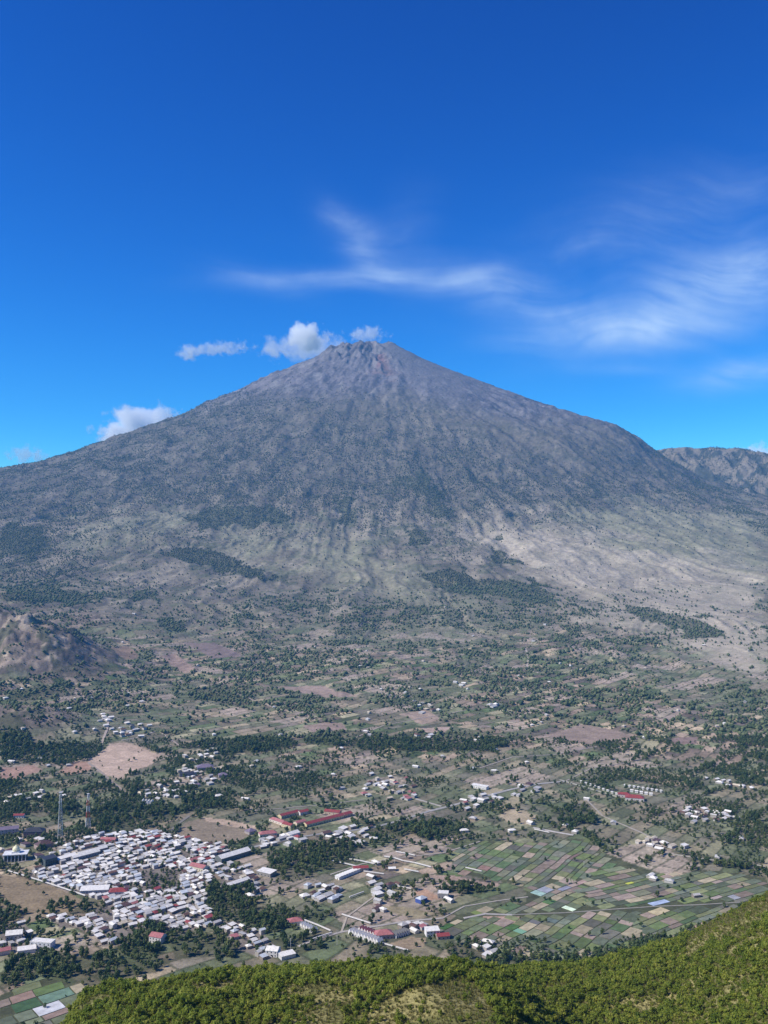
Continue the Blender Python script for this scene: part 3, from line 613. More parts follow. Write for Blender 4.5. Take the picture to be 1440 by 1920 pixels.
X, Y = jitter_grid(-380, 440, 300, 690, 1.6); Z = H(X, Y); k = (Z > 40) & (rng.random(X.size) < .85); X, Y, Z = X[k], Y[k], Z[k]
s = rng.uniform(.6, 1.4, X.size); scatter('grass', np.stack([X, Y, Z], 1), np.stack([s * 1.3, s * 1.3, s], 1), rng.uniform(0, 6.28, X.size), np.zeros(X.size), TUFT)

# --- trees of the valley
def valley_density(X, Y, Z):
    h1, h2, e = parcel(X, Y, 46, 26, 200); g1, g2, e2 = parcel(X, Y, 95, 60, 300, R(38), 40)
    n1 = fbm(X / 420, Y / 420, 111, 3); n2 = fbm(X / 75, Y / 75, 112, 3)
    d = .08 * (n2 > .5) + .34 * (e < 2.6) * (h2 > .5) + .8 * (e2 < 5) * (g2 > .3) + .8 * sstep(.56, .66, n2) + .5 * ((h1 * 977) % 1 > .86)
    d = d * (.35 + 1.3 * sstep(.35, .62, n1))
    px, py, any_ = masks(X, Y, Z)
    d = d * (1 - .85 * soft_region(X, Y, Z, DRY)) * (1 - .7 * soft_region(X, Y, Z, GRASS))
    d = np.where(any_([p for p, c in SOIL]), .015, d)
    d = np.where(any_(FIELDS), .035 * (e2 < 5) + .012, d)
    d = np.where(any_(VILLAGE), .42, d)
    d = np.where(any_([[(1100, 1480), (1250, 1480), (1400, 1570), (1250, 1600), (1080, 1560)], [(560, 1600), (690, 1590), (720, 1700), (660, 1720), (560, 1680)], [(1140, 1470), (1300, 1480), (1240, 1520), (1130, 1505)]]), d * .3, d)
    d = np.where(any_(GROVE, .8), .45 + .5 * (n2 > .42), d)
    d = np.where(any_(FOREST, 1), .9, d)
    for cx, cy, sx, sy in ((-1230, 2760, 270, 250), (-945, 2720, 150, 200), (-790, 2090, 130, 100)):
        d = np.where(((X - cx) / sx) ** 2 + ((Y - cy) / sy) ** 2 < 1, .08 + .45 * (n2 > .53), d)
    return d
# ------------------------------------------------------------------ fields, roads, walls
FIELD_COLS = [(.115, .14, .055), (.095, .125, .05), (.14, .155, .075), (.075, .11, .05), (.15, .16, .075), (.20, .155, .12), (.23, .18, .145), (.115, .11, .085), (.12, .135, .095), (.16, .16, .10), (.085, .10, .06), (.27, .23, .15), (.11, .13, .07), (.125, .14, .08), (.10, .115, .075), (.13, .13, .095)]
FEATURE = [((1062, 1702), (.42, .50, .36)), ((978, 1746), (.14, .26, .17)), ((1020, 1668), (.24, .25, .28)), ((1050, 1665), (.25, .25, .30)), ((1010, 1676), (.24, .34, .29)), ((1250, 1692), (.26, .31, .40)), ((850, 1736), (.05, .10, .03)),
           ((945, 1738), (.05, .095, .03)), ((905, 1715), (.12, .15, .045)), ((1385, 1680), (.25, .25, .26)), ((1350, 1682), (.28, .23, .2)), ((1040, 1726), (.12, .15, .13)), ((1065, 1745), (.10, .14, .05)), ((1005, 1728), (.13, .125, .12)),
           ((80, 1884), (.40, .40, .40)), ((110, 1865), (.13, .20, .14)), ((45, 1872), (.19, .13, .10)), ((75, 1862), (.20, .145, .11)), ((20, 1895), (.06, .11, .05)), ((120, 1900), (.21, .15, .12)), ((85, 1845), (.10, .14, .05)), ((1185, 1655), (.34, .36, .06)),
           ((905, 1630), (.26, .165, .13)), ((1100, 1655), (.27, .19, .16)), ((870, 1640), (.22, .16, .12)), ((1245, 1710), (.30, .25, .15)), ((1070, 1605), (.20, .13, .11)), ((1000, 1605), (.28, .22, .16)), ((1040, 1690), (.09, .16, .06))]
FEAT_XY = [(ground(*p)[:2], c) for p, c in FEATURE]
def wob(x, y):
    return x + 7 * (float(vnoise(np.array([x / 55.]), np.array([y / 55.]), 401)[0]) - .5), y + 7 * (float(vnoise(np.array([x / 55.]), np.array([y / 55.]), 402)[0]) - .5)
ROADS = []
ROAD_PX = [([(805, 1521), (850, 1510), (900, 1496), (960, 1480), (1010, 1470), (1060, 1465)], 7, (.36, .34, .31)), ([(780, 1498), (800, 1504), (828, 1512)], 4, (.42, .38, .33)),
           ([(960, 1716), (1000, 1714), (1060, 1712), (1140, 1706), (1230, 1700), (1310, 1697), (1390, 1692)], 2.2, (.30, .28, .23)), ([(870, 1722), (910, 1714), (960, 1716)], 4, (.4, .37, .33)),
           ([(560, 1570), (600, 1564), (640, 1560), (700, 1552), (760, 1536), (805, 1521)], 6, (.30, .29, .27)), ([(470, 1590), (520, 1578), (560, 1570)], 6, (.32, .31, .29)),
           ([(560, 1775), (590, 1762), (640, 1748), (700, 1738), (760, 1728), (830, 1722)], 4, (.40, .36, .31)), ([(355, 1530), (330, 1548), (318, 1562)], 5, (.22, .20, .17)), ([(165, 1430), (190, 1448), (215, 1470), (240, 1490)], 5, (.33, .27, .22)),
           ([(205, 1345), (200, 1370), (190, 1395)], 5, (.4, .33, .27)), ([(228, 1388), (255, 1384), (290, 1372)], 4, (.42, .37, .32)), ([(985, 1215), (992, 1235), (985, 1255), (1010, 1262)], 6, (.42, .35, .29)),
           ([(0, 1625), (60, 1612), (120, 1625)], 3, (.35, .3, .25)), ([(420, 1500), (480, 1520), (540, 1515), (600, 1510), (680, 1500)], 2.5, (.36, .31, .26)), ([(620, 1640), (680, 1620), (740, 1610), (830, 1600), (900, 1578)], 2.5, (.40, .35, .29)), ([(640, 1748), (650, 1720), (690, 1690), (720, 1670)], 2.5, (.42, .36, .28)),
           ([(830, 1722), (870, 1700), (930, 1690), (990, 1682)], 2.5, (.38, .34, .28)), ([(1060, 1465), (1110, 1440), (1180, 1430), (1240, 1440)], 3, (.38, .32, .27)), ([(300, 1372), (340, 1400), (420, 1395), (470, 1380)], 3, (.4, .33, .28)), ([(640, 1395), (720, 1360), (800, 1345), (880, 1330)], 3, (.42, .34, .28)), ([(1250, 1600), (1330, 1612), (1440, 1625)], 2.5, (.40, .37, .31)),
           ([(1100, 1500), (1130, 1530), (1200, 1560), (1260, 1590)], 2.5, (.36, .32, .27)), ([(440, 1300), (520, 1330), (600, 1340), (700, 1330)], 3, (.38, .3, .25)), ([(900, 1440), (960, 1420), (1040, 1415), (1120, 1400)], 3, (.38, .32, .27)),
           ([(1000, 1552), (1040, 1560), (1075, 1566)], 4, (.52, .48, .44)), ([(1050, 1462), (1110, 1480), (1160, 1495)], 4, (.40, .38, .30))]
def ribbon(pts, w, lift, sub=10.0):
    """a strip of width w that follows the ground along the points"""
    L = []
    for (x0, y0, _), (x1, y1, _) in zip(pts[:-1], pts[1:]):
        n = max(2, int(math.hypot(x1 - x0, y1 - y0) / sub)); L += [(x0 + (x1 - x0) * k / n, y0 + (y1 - y0) * k / n) for k in range(n)]
    L.append(pts[-1][:2]); b = MB(); vs = []
    for i, p in enumerate(L):
        q0 = L[max(i - 1, 0)]; q1 = L[min(i + 1, len(L) - 1)]; dx, dy = q1[0] - q0[0], q1[1] - q0[1]; l = math.hypot(dx, dy) + 1e-9; nx, ny = -dy / l * w / 2, dx / l * w / 2
        z = HZ(*p) + lift; vs += [(p[0] + nx, p[1] + ny, z), (p[0] - nx, p[1] - ny, z), (p[0] + nx, p[1] + ny, z - 1.2), (p[0] - nx, p[1] - ny, z - 1.2)]
    fs = []
    for i in range(len(L) - 1):
        a = i * 4; c = a + 4; fs += [(a, a + 1, c + 1, c), (a + 2, a, c, c + 2), (a + 1, a + 3, c + 3, c + 1)]
    fs += [(0, 2, 3, 1), (len(vs) - 4, len(vs) - 3, len(vs) - 1, len(vs) - 2)]
    return b.add(vs, fs)
for px_, w, col in ROAD_PX:
    pts = [ground(*p) for p in px_]; ROADS.append((pts, w))
    link('road', ribbon(pts, w, .55).mesh('road', M_ROAD), kind='structure', color=col)
def near_road(x, y, m):
    for pts, w in ROADS:
        for (x0, y0, _), (x1, y1, _) in zip(pts[:-1], pts[1:]):
            vx, vy = x1 - x0, y1 - y0; t = min(max(((x - x0) * vx + (y - y0) * vy) / (vx * vx + vy * vy + 1e-6), 0), 1)
            if math.hypot(x - x0 - t * vx, y - y0 - t * vy) < m + w / 2: return True
    return False
CELLS = []
def field_patch(region, L, W, ang, seed):
    g = random.Random(seed); c, s = math.cos(ang), math.sin(ang)
    xs = [ground(*p)[:2] for p in region]; av = [c * x + s * y for x, y in xs]; bv = [-s * x + c * y for x, y in xs]
    b = min(bv)
    while b < max(bv):
        w = W * g.uniform(.6, 1.45); a = min(av) + g.uniform(-L, 0)
        while a < max(av):
            l = L * g.uniform(.55, 1.6); am, bm_ = a + l / 2, b + w / 2; x, y = wob(c * am - s * bm_, s * am + c * bm_)
            px_, py_ = proj(np.array([x]), np.array([y]), np.array([HZ(x, y)]))
            if bool(inpoly(px_, py_, region)[0]) and not near_road(x, y, min(l, w) * .35): CELLS.append((a, b, l, w, c, s, x, y, g.random()))
            a += l
        b += w
field_patch([(850, 1600), (905, 1578), (1000, 1582), (1100, 1572), (1130, 1600), (1150, 1625), (1090, 1650), (985, 1660), (840, 1632)], 17, 11, R(58), 5)
field_patch([(985, 1660), (1090, 1650), (1110, 1712), (1060, 1716), (960, 1718), (860, 1722), (900, 1705), (990, 1690)], 15, 13, R(44), 15)
field_patch([(1150, 1625), (1240, 1640), (1330, 1632), (1440, 1648), (1440, 1680), (1400, 1692), (1110, 1712), (1090, 1650)], 20, 11, R(30), 25)
field_patch([(860, 1722), (960, 1716), (1110, 1710), (1180, 1708), (1200, 1775), (1090, 1790), (1040, 1805), (960, 1800), (900, 1770), (815, 1748)], 17, 15, R(50), 35)
field_patch([(1180, 1708), (1310, 1700), (1400, 1694), (1310, 1735), (1200, 1775)], 16, 12, R(36), 45)
field_patch(FIELDS[1], 22, 15, R(38), 6)
CELLS.sort(key=lambda q: q[7] * q[7] / (q[2] * q[3]))
taken = {}
for (fx, fy), col in FEAT_XY:
    k = min(range(len(CELLS)), key=lambda i: math.hypot(CELLS[i][6] - fx, CELLS[i][7] - fy)); taken[k] = col
na, nb = 4, 4; ring = [i for i in range(na)] + [j * na + na - 1 for j in range(1, nb)] + [(nb - 1) * na + i for i in range(na - 2, -1, -1)] + [j * na for j in range(nb - 2, 0, -1)]
m = len(ring); n0 = na * nb
FACES = [(j * na + i, j * na + i + 1, (j + 1) * na + i + 1, (j + 1) * na + i) for j in range(nb - 1) for i in range(na - 1)] + [(ring[i], n0 + i, n0 + (i + 1) % m, ring[(i + 1) % m]) for i in range(m)]
AV = []
for a, b, l, w, c, s, x, y, rv in CELLS:
    gap = .3 + .8 * rv
    for j in range(nb):
        for i in range(na):
            aa = a + gap + (l - 2 * gap) * i / (na - 1); bb = b + gap + (w - 2 * gap) * j / (nb - 1); AV.append((c * aa - s * bb, s * aa + c * bb))
AV = np.array(AV); AX, AY = AV[:, 0] + 7 * (vnoise(AV[:, 0] / 55, AV[:, 1] / 55, 401) - .5), AV[:, 1] + 7 * (vnoise(AV[:, 0] / 55, AV[:, 1] / 55, 402) - .5)
AZ = H(AX, AY) + .40; far_v = []; far_f = []; far_c = []
for k, (a, b, l, w, c, s, x, y, rv) in enumerate(CELLS):
    P_ = np.stack([AX, AY, AZ], 1)[k * n0:(k + 1) * n0]; vs = np.concatenate([P_, P_[ring] - (0, 0, 1.2)]); o = P_.mean(0)
    col = taken.get(k) or FIELD_COLS[min(int((rv * 7919) % 1 * 16), len(FIELD_COLS) - 1)]; q = 1.05 + .7 * ((rv * 331) % 1); col = tuple(v * q for v in col)
    if k < 300:
        d = vs - o; link('field', mesh_np('field', np.stack([d[:, 0] * c + d[:, 1] * s, -d[:, 0] * s + d[:, 1] * c, d[:, 2]], 1), FACES, M_FIELD), loc=tuple(o), rz=math.atan2(s, c), kind='structure', color=col)
    else:
        far_f += [tuple(v + len(far_v) for v in f) for f in FACES]; far_v += list(vs); far_c += [col] * len(vs)
if far_v: link('field_patchwork', mesh_np('field_patchwork', far_v, far_f, M_FAR_TREE, np.array(far_c)), kind='structure')

WALLS = [([(15, 1635), (70, 1652), (110, 1665), (160, 1682)], 'white boundary wall between the brown field and the village'), ([(569, 1727), (595, 1737), (620, 1748)], 'white wall behind the row of villas with dark openings'),
         ([(641, 1717), (670, 1726), (695, 1734)], 'white wall across the grass above the villa rows'), ([(583, 1765), (600, 1759), (622, 1752)], 'pale wall at the near side of the small villa garden'),
         ([(622, 1616), (650, 1622), (690, 1632)], 'white wall running to the red roofed shed'), ([(655, 1613), (675, 1616), (702, 1622)], 'white wall around the empty plot, far side'), ([(742, 1599), (760, 1602), (778, 1606)], 'white wall along the far side of a fenced plot'),
         ([(721, 1608), (740, 1611), (755, 1616), (778, 1620), (808, 1628)], 'long white wall in front of the fenced plot'), ([(758, 1632), (785, 1637)], 'short white wall beside the brown plot'), ([(682, 1636), (720, 1641)], 'white wall beside the thin trees'),
         ([(745, 1664), (771, 1669)], 'white wall by the orange earth plot'), ([(655, 1685), (668, 1680), (682, 1675)], 'pale wall climbing to the white house'), ([(712, 1770), (740, 1778), (765, 1785)], 'white wall below the bare earth yard'),
         ([(1002, 1557), (1030, 1563)], 'white wall beside the farmhouse in the fields'), ([(873, 1629), (903, 1636)], 'short white wall at the corner of a brown field'), ([(185, 1652), (220, 1662)], 'long pale wall in the middle of the village')]
for px_, lab in WALLS:
    link('boundary_wall', ribbon([ground(*p) for p in px_], 1.1, 2.6).mesh('boundary_wall', M_WALL), label=lab, cat='wall', group='boundary walls in the valley', color=(.74, .70, .64))

# ------------------------------------------------------------------ houses
WHITE, GREY, BLUE, RED, PINK, BROWN, DARK, CREAM, PURPLE = (.83, .785, .70), (.53, .505, .465), (.56, .59, .61), (.30, .065, .06), (.44, .17, .16), (.14, .08, .065), (.05, .05, .06), (.66, .56, .40), (.22, .17, .22)
CNAME = {WHITE: 'white', GREY: 'pale grey', BLUE: 'silver blue', RED: 'red', PINK: 'faded pink', BROWN: 'dark brown', DARK: 'black', CREAM: 'cream', PURPLE: 'purple grey'}
WALLC = [(.52, .49, .45), (.40, .36, .31), (.36, .32, .28), (.46, .43, .40), (.27, .22, .18)]
def body_mesh(L, W, Hh, rt):
    b = MB(); b.box(-L / 2, L / 2, -W / 2, W / 2, -1.2, Hh)
    if rt in ('gable', 'steep'):
        r = W * (.21 if rt == 'gable' else .7)
        b.add([(-L / 2, -W / 2, Hh), (-L / 2, W / 2, Hh), (-L / 2, 0, Hh + r)], [(0, 2, 1)]); b.add([(L / 2, -W / 2, Hh), (L / 2, W / 2, Hh), (L / 2, 0, Hh + r)], [(0, 1, 2)])
    return b.mesh('wall', M_WALL)
def roof_mesh(L, W, Hh, rt):
    b = MB(); o = .45 if rt != 'steep' else .15; r = W * (.21 if rt != 'steep' else .7)
    if rt in ('gable', 'steep'):
        e = o * r / (W / 2)
        for s in (-1, 1):
            lo = [(-L / 2 - o, s * (W / 2 + o), Hh - e + .02), (L / 2 + o, s * (W / 2 + o), Hh - e + .02), (L / 2 + o, 0, Hh + r + .02), (-L / 2 - o, 0, Hh + r + .02)]
            up = [(x, y, z + .14) for x, y, z in lo]; b.add(lo + up, [(3, 2, 1, 0) if s < 0 else (0, 1, 2, 3), (4, 5, 6, 7) if s < 0 else (7, 6, 5, 4), (0, 1, 5, 4) if s < 0 else (4, 5, 1, 0), (1, 2, 6, 5), (3, 0, 4, 7), (2, 3, 7, 6)])
    elif rt == 'hip':
        x, y, h = L / 2 + o, W / 2 + o, max(L / 2 - W / 2, .2)
        b.add([(-x, -y, Hh + .01), (x, -y, Hh + .01), (x, y, Hh + .01), (-x, y, Hh + .01), (-h, 0, Hh + r * 1.4), (h, 0, Hh + r * 1.4)], [(0, 1, 5, 4), (2, 3, 4, 5), (1, 2, 5), (3, 0, 4), (3, 2, 1, 0)])
    elif rt == 'shed':
        x, y = L / 2 + o, W / 2 + o; b.add([(-x, -y, Hh + .05), (x, -y, Hh + .05), (x, y, Hh + .9), (-x, y, Hh + .9), (-x, -y, Hh + .2), (x, -y, Hh + .2), (x, y, Hh + 1.05), (-x, y, Hh + 1.05)], [(3, 2, 1, 0), (4, 5, 6, 7), (0, 1, 5, 4), (1, 2, 6, 5), (2, 3, 7, 6), (3, 0, 4, 7)])
    else:                                                           # flat slab with a parapet
        b.box(-L / 2 - .15, L / 2 + .15, -W / 2 - .15, W / 2 + .15, Hh + .01, Hh + .35); b.box(-L / 2 - .15, L / 2 + .15, -W / 2 - .15, -W / 2 + .1, Hh + .36, Hh + .8); b.box(-L / 2 - .15, -L / 2 + .1, -W / 2 + .11, W / 2 + .15, Hh + .36, Hh + .8)
    return b.mesh('roof', M_ROOF)
_cache = {}
def hm(L, W, Hh, rt):
    k = (round(L, 1), round(W, 1), round(Hh, 1), rt)
    if k not in _cache: _cache[k] = (body_mesh(*k), roof_mesh(*k))
    return _cache[k]
WIN = MB().box(-.6, .6, -.06, .06, -.65, .65).mesh('window', M_GLASS); DOOR = MB().box(-.55, .55, -.06, .06, 0, 2.1).mesh('door', M_GLASS)
HOUSES = []; RECORDS = []
PENDING = []
def house(p, L, W, Hh, rz, rt, rc, wc, zone):
    PENDING.append((p, L, W, Hh, rz, rt, rc, wc, zone)); HOUSES.append((p[0], p[1], max(W * .62, L * .45)))
def building(name, p, L, W, Hh, rz, rt, roofc, wallc, label=None, cat='house', group=None, windows=0, doors=0, zone=None):
    e = bpy.data.objects.new(name, None); COL.objects.link(e); e.location = (p[0], p[1], p[2]); e.rotation_euler = (0, 0, rz); e['category'] = cat
    if label: e['label'] = label
    if group: e['group'] = group
    wm, rm = hm(L, W, Hh, rt)
    link('wall', wm, e, color=wallc); link('roof', rm, e, color=roofc)
    for k in range(windows):
        for fl in range(max(1, int(Hh // 3.2))): link('window', WIN, e, (-L / 2 + L * (k + .5) / windows, -W / 2 - .03, 1.7 + 3.1 * fl))
    for k in range(doors):
        if rt == 'steep': link('door', DOOR, e, (L / 2 + .03, 0, .02), math.pi / 2)
        else: link('door', DOOR, e, (-L / 2 + L * (k + 1) / (doors + 1) + 1.3, -W / 2 - .03, .02))
    if not zone: HOUSES.append((p[0], p[1], max(W * .62, L * .45)))
    if L > 24:
        for t in (-.35, .35): HOUSES.append((p[0] + math.cos(rz) * L * t, p[1] + math.sin(rz) * L * t, W * .7))
    if zone: RECORDS.append((e, p, CNAME[roofc], 'small' if L * W < 62 else 'long' if L > 1.75 * W and L > 13 else 'large' if L * W > 130 else 'middling', rt, zone))
    return e
def pick(g, pal):
    t = g.random() * sum(w for _, w in pal)
    for c, w in pal:
        t -= w
        if t <= 0: return c
    return pal[0][0]
PAL_V = [(WHITE, 54), (GREY, 20), (BLUE, 13), (PINK, 1.5), (BROWN, 6), (RED, 3), (CREAM, 2)]
hg = random.Random(21)
# special buildings first
def at(px_, py_): return ground(px_, py_)
RZ = R(46)
building('long_hall', at(437, 1608), 50, 15, 6.0, RZ, 'gable', WHITE, (.16, .17, .16), 'long white roofed shed with shaded side wall at the far edge of the village', 'shed', None, 7)  # dark wall colour stands in for shade on the side facing the camera
building('long_hall', at(441, 1660), 40, 9, 4.2, RZ, 'gable', WHITE, (.5, .46, .4), 'long narrow white roofed shed by the grove east of the village', 'shed', None, 6)
building('long_hall', at(373, 1630), 24, 12, 5, R(-30), 'gable', PINK, (.74, .68, .52), 'hall with bright pinkish red roof beside the long white shed', 'hall', None, 6, 1)
building('small_hall', at(362, 1617), 12, 9, 4.5, RZ, 'gable', PINK, (.66, .62, .55), 'small pinkish red roofed house behind the red hall', 'house')
building('school_block', at(607, 1541), 74, 11, 4.6, R(42), 'gable', RED, (.66, .55, .33), 'longest red roofed school block with cream walls', 'school', 'school blocks', 14, 2)
building('school_block', at(541, 1530), 36, 10, 4.6, R(44), 'gable', RED, (.66, .55, .33), 'red roofed school block at the far corner of its court', 'school', 'school blocks', 7, 1)
building('school_block', at(568, 1526), 17, 10, 4.6, R(40), 'gable', RED, (.7, .66, .6), 'short red roofed school block beyond the court', 'school', 'school blocks', 4)
building('school_block', at(624, 1526), 26, 11, 4.6, R(-20), 'gable', RED, (.5, .4, .3), 'dull red roofed school block behind the longest one', 'school', 'school blocks', 4)
building('school_block', at(522, 1543), 34, 9, 4.2, R(-44), 'hip', PINK, (.7, .6, .5), 'pinkish red school block closing the court at its west side', 'school', 'school blocks', 5)
building('school_block', at(541, 1550), 18, 10, 4.2, R(-40), 'gable', RED, (.7, .6, .4), 'small red roofed school block at the near corner of the court', 'school', 'school blocks', 4)
building('school_block', at(562, 1545), 18, 9, 4.2, R(44), 'gable', PINK, (.7, .6, .45), 'small faded red school block next to the longest block', 'school', 'school blocks', 3)
building('school_block', at(650, 1530), 16, 11, 4.6, R(44), 'gable', RED, (.5, .4, .3), 'red roofed school block at the far end of the longest one', 'school', 'school blocks', 3)
building('guest_house', at(502, 1567), 26, 11, 4.5, R(20), 'hip', PINK, (.7, .64, .5), 'wide house with pinkish red hip roof below the school', 'house', None, 6, 1)
building('guest_house', at(548, 1567), 20, 12, 4.5, RZ, 'gable', WHITE, (.72, .69, .62), 'white gabled hall beside the pinkish red hip roof', 'hall', None, 5)
building('guest_house', at(470, 1562), 14, 12, 4, RZ, 'hip', PURPLE, (.4, .34, .3), 'dull purple roofed house west of the school', 'house')
building('guest_house', at(558, 1573), 10, 8, 4, R(-40), 'hip', RED, (.7, .66, .6), 'little red roofed house in front of the white gabled hall', 'house')
building('guest_house', at(385, 1443), 30, 18, 6, R(12), 'hip', PURPLE, (.42, .36, .38), 'broad purple grey roofed house in the far resort', 'house', None, 6)
building('guest_house', at(350, 1455), 26, 10, 5.5, R(20), 'gable', DARK, (.2, .19, .2), 'dark roofed house at the far corner of the resort', 'house', None, 6)
building('guest_house', at(418, 1457), 16, 12, 5, R(15), 'hip', PURPLE, (.4, .34, .33), 'small purple roofed house east of the resort', 'house', None, 3)
building('guest_house', at(900, 1478), 30, 9, 5, R(-36), 'shed', WHITE, (.75, .72, .67), 'white long house beside the straight road', 'house', None, 7)
building('guest_house', at(1190, 1500), 30, 14, 5, R(-14), 'hip', RED, (.7, .64, .6), 'red roofed villa hall in the eastern garden', 'house', None, 5)
building('guest_house', at(1170, 1494), 20, 10, 5, R(-14), 'hip', RED, (.6, .5, .46), 'smaller red roofed villa behind the eastern hall', 'house', None, 4)
building('guest_house', at(790, 1691), 12, 9, 5, RZ, 'hip', (BLUE), (.06, .10, .32), 'small house with deep blue wall beside the orange earth', 'house', None, 2)
building('guest_house', at(831, 1682), 13, 11, 6, R(-8), 'flat', WHITE, (.3, .29, .28), 'square white topped house by the hedge of the orchard', 'house', None, 3, 1)
building('guest_house', at(810, 1753), 15, 11, 6.5, R(10), 'shed', WHITE, (.78, .75, .72), 'tall white house at the end of the villa rows', 'house', None, 4, 1)
building('guest_house', at(830, 1759), 14, 9, 4, R(10), 'gable', RED, (.5, .4, .33), 'low red roofed house beside the tall white house', 'house', None, 3)
building('guest_house', at(719, 1757), 20, 13, 5, R(12), 'hip', PINK, (.55, .42, .38), 'red roofed house in the villa court', 'house', None, 5)
building('guest_house', at(553, 1733), 16, 11, 5, R(20), 'hip', PINK, (.72, .66, .6), 'pinkish roofed house at the head of a villa row', 'house', None, 3)
building('guest_house', at(676, 1632), 20, 9, 4.5, R(8), 'gable', RED, (.5, .42, .36), 'red roofed shed joined to the white stable row', 'shed', None, 4)
building('guest_house', at(296, 1765), 15, 12, 7, R(-20), 'gable', PINK, (.74, .7, .64), 'two storey house with faded red roof below the village', 'house', None, 4, 1)
building('guest_house', at(500, 1640), 22, 14, 5, R(-30), 'shed', WHITE, (.3, .28, .25), 'white roofed barn against the tall tree clump', 'barn', None, 4)
building('guest_house', at(65, 1567), 28, 16, 8, R(4), 'hip', DARK, (.13, .10, .12), 'large dark roofed house behind the mosque', 'house', None, 7)
building('guest_house', at(12, 1562), 34, 14, 7, R(20), 'gable', PURPLE, (.4, .36, .36), 'long purple roofed building at the edge of the view', 'house', None, 7)
building('guest_house', at(82, 1589), 22, 15, 6, RZ, 'hip', BROWN, (.4, .3, .26), 'brown hip roofed house near the grey mast', 'house', None, 5)
building('guest_house', at(36, 1533), 16, 8, 4.5, R(4), 'gable', RED, (.72, .68, .62), 'small house with dark red roof beyond the mosque lawn', 'house', None, 4)
building('guest_house', at(92, 1620), 17, 13, 9, RZ, 'shed', DARK, (.09, .11, .11), 'tall dark glazed house next to the mosque', 'house', None, 5)
building('guest_house', at(80, 1775), 24, 11, 6.5, R(-10), 'flat', WHITE, (.7, .69, .68), 'white flat roofed house among trees below the village', 'house', None, 5, 1)
building('guest_house', at(27, 1762), 17, 13, 8, R(15), 'gable', WHITE, (.35, .31, .29), 'tall white house with dark end wall near the lower garden', 'house', None, 4)
building('guest_house', at(50, 1785), 18, 9, 4, R(20), 'shed', WHITE, (.7, .68, .64), 'low white shed in front of the flat roofed house', 'shed')
building('guest_house', at(6, 1788), 14, 9, 4.5, R(30), 'gable', PINK, (.66, .5, .44), 'pink roofed house cut by the edge of the view', 'house')
building('guest_house', at(512, 1790), 13, 12, 6.5, R(-12), 'gable', WHITE, (.75, .72, .68), 'bright white gabled house beside the near hill', 'house', None, 3, 1)
building('guest_house', at(538, 1795), 16, 9, 4, R(30), 'shed', WHITE, (.6, .58, .55), 'flat white roofed shed touching the near hill', 'shed')
building('guest_house', at(172, 1600), 44, 9, 4.5, RZ, 'gable', WHITE, (.3, .29, .28), 'long white roofed block behind the market yard', 'hall', None, 9)
building('guest_house', at(160, 1607), 40, 8, 4.5, RZ, 'gable', WHITE, (.35, .33, .32), 'second long white roofed block beside the market yard', 'hall', None, 9)
building('guest_house', at(125, 1612), 30, 9, 4.5, R(50), 'shed', WHITE, (.4, .38, .35), 'wide white roofed shed west of the market yard', 'hall')
building('guest_house', at(204, 1578), 22, 9, 4.5, R(-8), 'gable', PINK, (.4, .3, .26), 'brownish red roofed hall beyond the market yard', 'hall', None, 5)
building('guest_house', at(178, 1672), 34, 15, 4.5, R(8), 'shed', WHITE, (.5, .47, .44), 'largest white roof in the village, by the boundary wall', 'hall', None, 6)
building('guest_house', at(222, 1676), 22, 12, 4.5, R(6), 'hip', RED, (.6, .5, .46), 'red roofed hall next to the largest white roof', 'hall', None, 4)
# rows of villas: each unit a house of its own
def row(p0, p1, n, L, W, Hh, rz, rt, rc, wc, lab, grp, door=1):
    for k in range(n):
        t = (k + .5) / n; p = at(p0[0] + (p1[0] - p0[0]) * t, p0[1] + (p1[1] - p0[1]) * t)
        building('villa', p, L, W, Hh, rz, rt, rc, wc, lab, 'villa', grp, 0, door)
row((657, 1749), (714, 1770), 10, 8, 4.0, 3.2, RZ + math.pi, 'steep', WHITE, (.78, .75, .72), 'narrow white villa with steep gable in the near row by the earth yard', 'near row of gabled villas')
row((675, 1745), (706, 1756), 6, 7, 4.0, 3.2, RZ + math.pi, 'steep', PINK, (.72, .66, .6), 'narrow villa with steep pink roof behind the white gabled row', 'pink roofed villas')
row((566, 1737), (592, 1750), 5, 7, 3.6, 3.6, RZ + math.pi, 'steep', WHITE, (.78, .74, .7), 'white villa with dark opening below the wall', 'villas with dark openings')
row((632, 1649), (672, 1633), 8, 8, 5.0, 3.6, R(-44), 'shed', WHITE, (.78, .75, .7), 'white arched stall in the row by the red shed', 'row of white stalls')
row((738, 1758), (764, 1750), 6, 8, 3.6, 3.6, R(-44), 'steep', DARK, (.75, .73, .7), 'dark roofed villa with white ribs beside the earth yard', 'dark roofed villas')
row((266, 1507), (288, 1509), 4, 7, 4.6, 5, R(-80), 'steep', WHITE, (.8, .78, .74), 'white pointed villa at the foot of the resort terraces', 'pointed villas of the resort')
row((1168, 1474), (1244, 1486), 9, 4, 3.6, 3.4, R(-12), 'hip', WHITE, (.8, .78, .72), 'tiny white cottage in the far line of the eastern garden', 'cottages of the eastern garden')
row((1086, 1466), (1160, 1492), 9, 4, 3.6, 3.2, R(-18), 'hip', WHITE, (.7, .66, .56), 'tiny white cottage along the lane to the eastern hall', 'cottages along the lane', 0)
row((1180, 1484), (1225, 1492), 5, 5, 4.5, 3.6, R(-12), 'gable', WHITE, (.8, .78, .72), 'white cottage beside the eastern red roofed hall', 'cottages by the eastern hall', 0)
